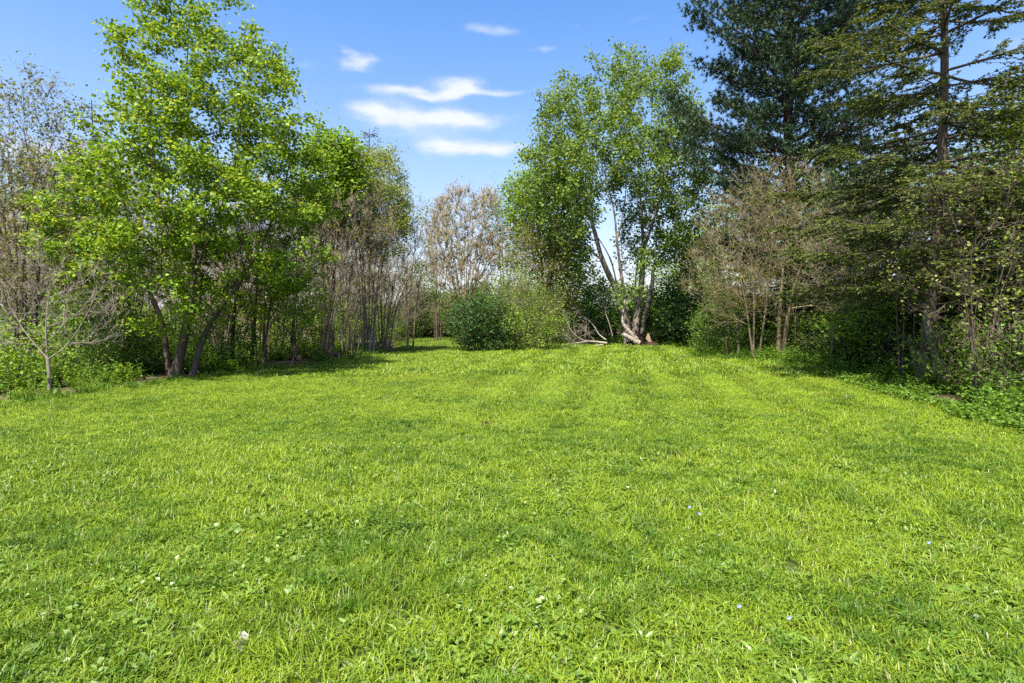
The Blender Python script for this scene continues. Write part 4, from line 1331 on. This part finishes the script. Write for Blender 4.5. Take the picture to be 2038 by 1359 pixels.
def fillers():
    rng = np.random.default_rng(55)
    bt = [o for o in scn.objects if o.name.split('.')[0] == 'bare_tree']
    for k, (px, D) in enumerate([(-40, 24), (60, 26), (120, 23), (190, 25), (300, 24), (350, 28), (400, 25), (480, 26), (530, 29), (600, 27), (650, 31), (700, 29), (760, 33), (790, 38), (-150, 22), (230, 30)]):
        s_ = rng.uniform(.8, 1.0)
        copy_tree(bt[k % len(bt)], (W(px, 630, D)[0], D, 0), rng.uniform(0, 6.28), (s_ * 1.15, s_ * 1.15, s_), place('bare brown thicket tree', px, D, LM_L), 'bare trees deep in the left wood')
    gb = [o for o in scn.objects if o.name.split('.')[0] == 'green_bush']
    for k, (px, D) in enumerate([(-60, 16), (80, 19), (150, 23), (400, 23), (480, 25), (620, 26), (660, 29), (720, 33), (780, 36), (810, 40), (560, 30), (-20, 24), (250, 28)]):
        s_ = rng.uniform(1.0, 1.6)
        copy_tree(gb[k % 6], (W(px, 630, D)[0], D, 0), rng.uniform(0, 6.28), s_, place('leafy green bush', px, D, LM_L), 'green bushes deep in the left wood')
    bb = [o for o in scn.objects if o.name.split('.')[0] == 'background_bush']
    for k, (px, D) in enumerate([(1440, 28), (1500, 25), (1560, 29), (1610, 26), (1670, 24), (1720, 22), (1770, 19), (1830, 17), (1880, 19), (1940, 15), (2000, 16), (2060, 14), (1420, 34), (1530, 36), (2110, 18), (1650, 32)]):
        s_ = rng.uniform(.6, .95)
        copy_tree(bb[(1, 3, 5)[k % 3]], (W(px, 630, D)[0], D, 0), rng.uniform(0, 6.28), s_, place('dark leafy bush in the shade', px, D, LM_R), 'dark bushes deep in the right-hand wood')
    for k, (px, D) in enumerate([(700, 44), (760, 50), (835, 52), (880, 48), (960, 46), (1060, 45), (1120, 42), (1180, 46), (1240, 44), (1290, 42), (1340, 44)]):
        copy_tree(bb[(0, 2, 4, 6)[k % 4]], (W(px, 630, D)[0], D, 0), rng.uniform(0, 6.28), rng.uniform(.75, 1.05), place('distant green bush', px, D, LM_C), 'distant bushes closing the back of the clearing')
    sp = [o for o in scn.objects if o.name.split('.')[0] == 'shaded_spruce']
    for k, (px, D) in enumerate([(1570, 31), (1620, 22.5), (1760, 23), (1860, 18), (2080, 19), (1980, 22), (1430, 38)]):
        s_ = rng.uniform(.6, .9)
        copy_tree(sp[(1, 2, 3, 0)[k % 4]], (W(px, 630, D)[0], D, 0), rng.uniform(0, 6.28), s_, place('small shaded spruce', px, D, LM_R), 'small spruces deep in the right-hand wood')


fillers()


# ------------------------------------------------------------------ far wood, reading as one mass
def far_wood():
    rng = np.random.default_rng(77)
    md = MeshData()
    n = 9000
    a = rng.uniform(-1.05, 1.05, n); R = rng.uniform(75, 105, n)
    hmax = 2.2 + 1.9 * np.abs(np.sin(a * 17)) * np.abs(np.cos(a * 41 + 1)) + rng.random(n) * .5
    z = hmax * rng.random(n) ** .8
    c = np.stack([R * np.sin(a), R * np.cos(a), z], 1)
    no = rng.normal(size=c.shape) * .6; no[:, 2] += .6
    leaves(md, c, rng.normal(size=c.shape), no, rng.uniform(.7, 1.3, n), rng, .8, .1)
    o = bpy.data.objects.new('far_hedge', md.build('far_hedge', M['mid'])); link(o)
    tag(o, 'low distant green hedgerow glimpsed through the tree gaps', 'hedge', kind='stuff')


far_wood()


# ------------------------------------------------------------------ small things on the lawn
def lawn_bits():
    rng = np.random.default_rng(8)
    dry = [((493, 1290), .085, 'largest pale dry leaf standing in the grass at lower left'), ((196, 1323), .05, 'small pale dry leaf nearest the lower left corner'),
           ((319, 1155), .06, 'pale curled dry leaf left of centre in the grass'), ((431, 1196), .055, 'grey-green fallen leaf near a dark hollow in the grass'),
           ((1443, 1072), .07, 'pale dry leaf in the bare patch right of centre'), ((1443, 1254), .045, 'small pale leaf blade near the violet at lower right'),
           ((1529, 1294), .05, 'pale leaf at the bottom right beside broad weeds'), ((1955, 1245), .05, 'white dry leaf near the right frame edge')]
    for (p, s, lab) in dry:
        b = G(*p)
        o = root('dry_leaf', b + [0, 0, .022], lab, 'leaf')
        md = MeshData()
        k = 3 if s > .08 else 1
        ax = rng.normal(size=(k, 3)) * [1, .6, .2] + [0, 0, .5]
        leaves(md, np.zeros((k, 3)), ax, rng.normal(size=(k, 3)) + [0, -1.2, .8], np.full(k, s), rng, .55, .14, 'oval')
        part('blade', md, M['drygrey'], o)
        st = MeshData(); d = unit(-ax[:1]); tubes(st, np.zeros((1, 3)), d * s * .4 * [1, 1, .3], np.array([.0015]), np.array([.001]), d, d, 4)
        part('stalk', st, M['drygrey'], o)
    for (p, lab) in [((1469, 1239), 'single blue violet near the bottom right'), ((1568, 1263), 'pair-petalled blue violet right of the other at the bottom right'),
                     ((1371, 1030), 'upper blue violet of the two right of centre'), ((1390, 1044), 'lower blue violet of the two right of centre'),
                     ((1847, 1105), 'blue violet nearest the right frame edge')]:
        b = G(*p); o = root('violet', b, lab, 'flower')
        st = MeshData(); d = np.array([[0, 0, 1.]]); tubes(st, np.zeros((1, 3)), np.array([[.004, 0, .085]]), np.array([.0015]), np.array([.001]), d, d, 4)
        part('stem', st, M['weed'], o)
        for q in range(5):
            md = MeshData(); t = q / 5 * 6.283
            ax = np.array([[math.cos(t), -.35, math.sin(t) + .1]])
            leaves(md, np.array([[.004, 0, .087]]), ax, np.array([[0, -1., .6]]), np.array([.013]), rng, .8, .05, 'oval')
            part('petal', md, M['violet'], o)
    for (p, s, lab) in [((1082, 1298), .13, 'broad-leaved plantain weed near the bottom centre'), ((1500, 1312), .12, 'broad-leaved plantain weed near the bottom right'),
                        ((940, 1225), .10, 'small plantain weed in the lawn centre'), ((1335, 1330), .13, 'plantain weed at the bottom edge right of centre'),
                        ((1690, 1335), .12, 'plantain weed in the bottom right corner area')]:
        b = G(*p); o = root('plantain_weed', b, lab, 'weed')
        k = int(rng.integers(7, 10))
        for q in range(k):
            t = q / k * 6.283 + rng.normal() * .25; e = rng.uniform(.25, .8)
            ax = np.array([[math.cos(t) * math.cos(e), math.sin(t) * math.cos(e), math.sin(e)]])
            no = np.array([[-math.cos(t) * math.sin(e), -math.sin(t) * math.sin(e), math.cos(e)]])
            md = MeshData(); leaves(md, ax * .01 + [0, 0, .015], ax, no, np.array([.62 * s * rng.uniform(.7, 1.1)]), rng, .36, .12, 'oval')
            part('leaf', md, M['weed'], o)
    b = G(968, 850); o = root('clod', b, 'small dark clod lying in the middle of the lawn', 'clod')
    md = MeshData(); r = rand_dirs(rng, 1)
    th = np.linspace(0, 6.283, 9)[:-1]
    P = np.array([[(math.cos(t) * s_, math.sin(t) * s_, z_) for t in th] for s_, z_ in ((1, 0), (.95, .5), (.6, .9), (.1, 1))]) * [.07, .05, .075]
    P = P * (1 + .15 * rng.normal(size=P.shape[:2]))[..., None]
    i = np.arange(3)[:, None] * 8 + np.arange(8)[None]; j = np.arange(3)[:, None] * 8 + (np.arange(8)[None] + 1) % 8
    md.add(P, np.stack([i, j, j + 8, i + 8], -1).reshape(-1, 4)); part('crumb', md, M['rot'], o)


lawn_bits()
tri = sum(len(me.loops) - 2 * len(me.polygons) for me in bpy.data.meshes)
print('triangles', tri, 'objects', len(scn.objects))
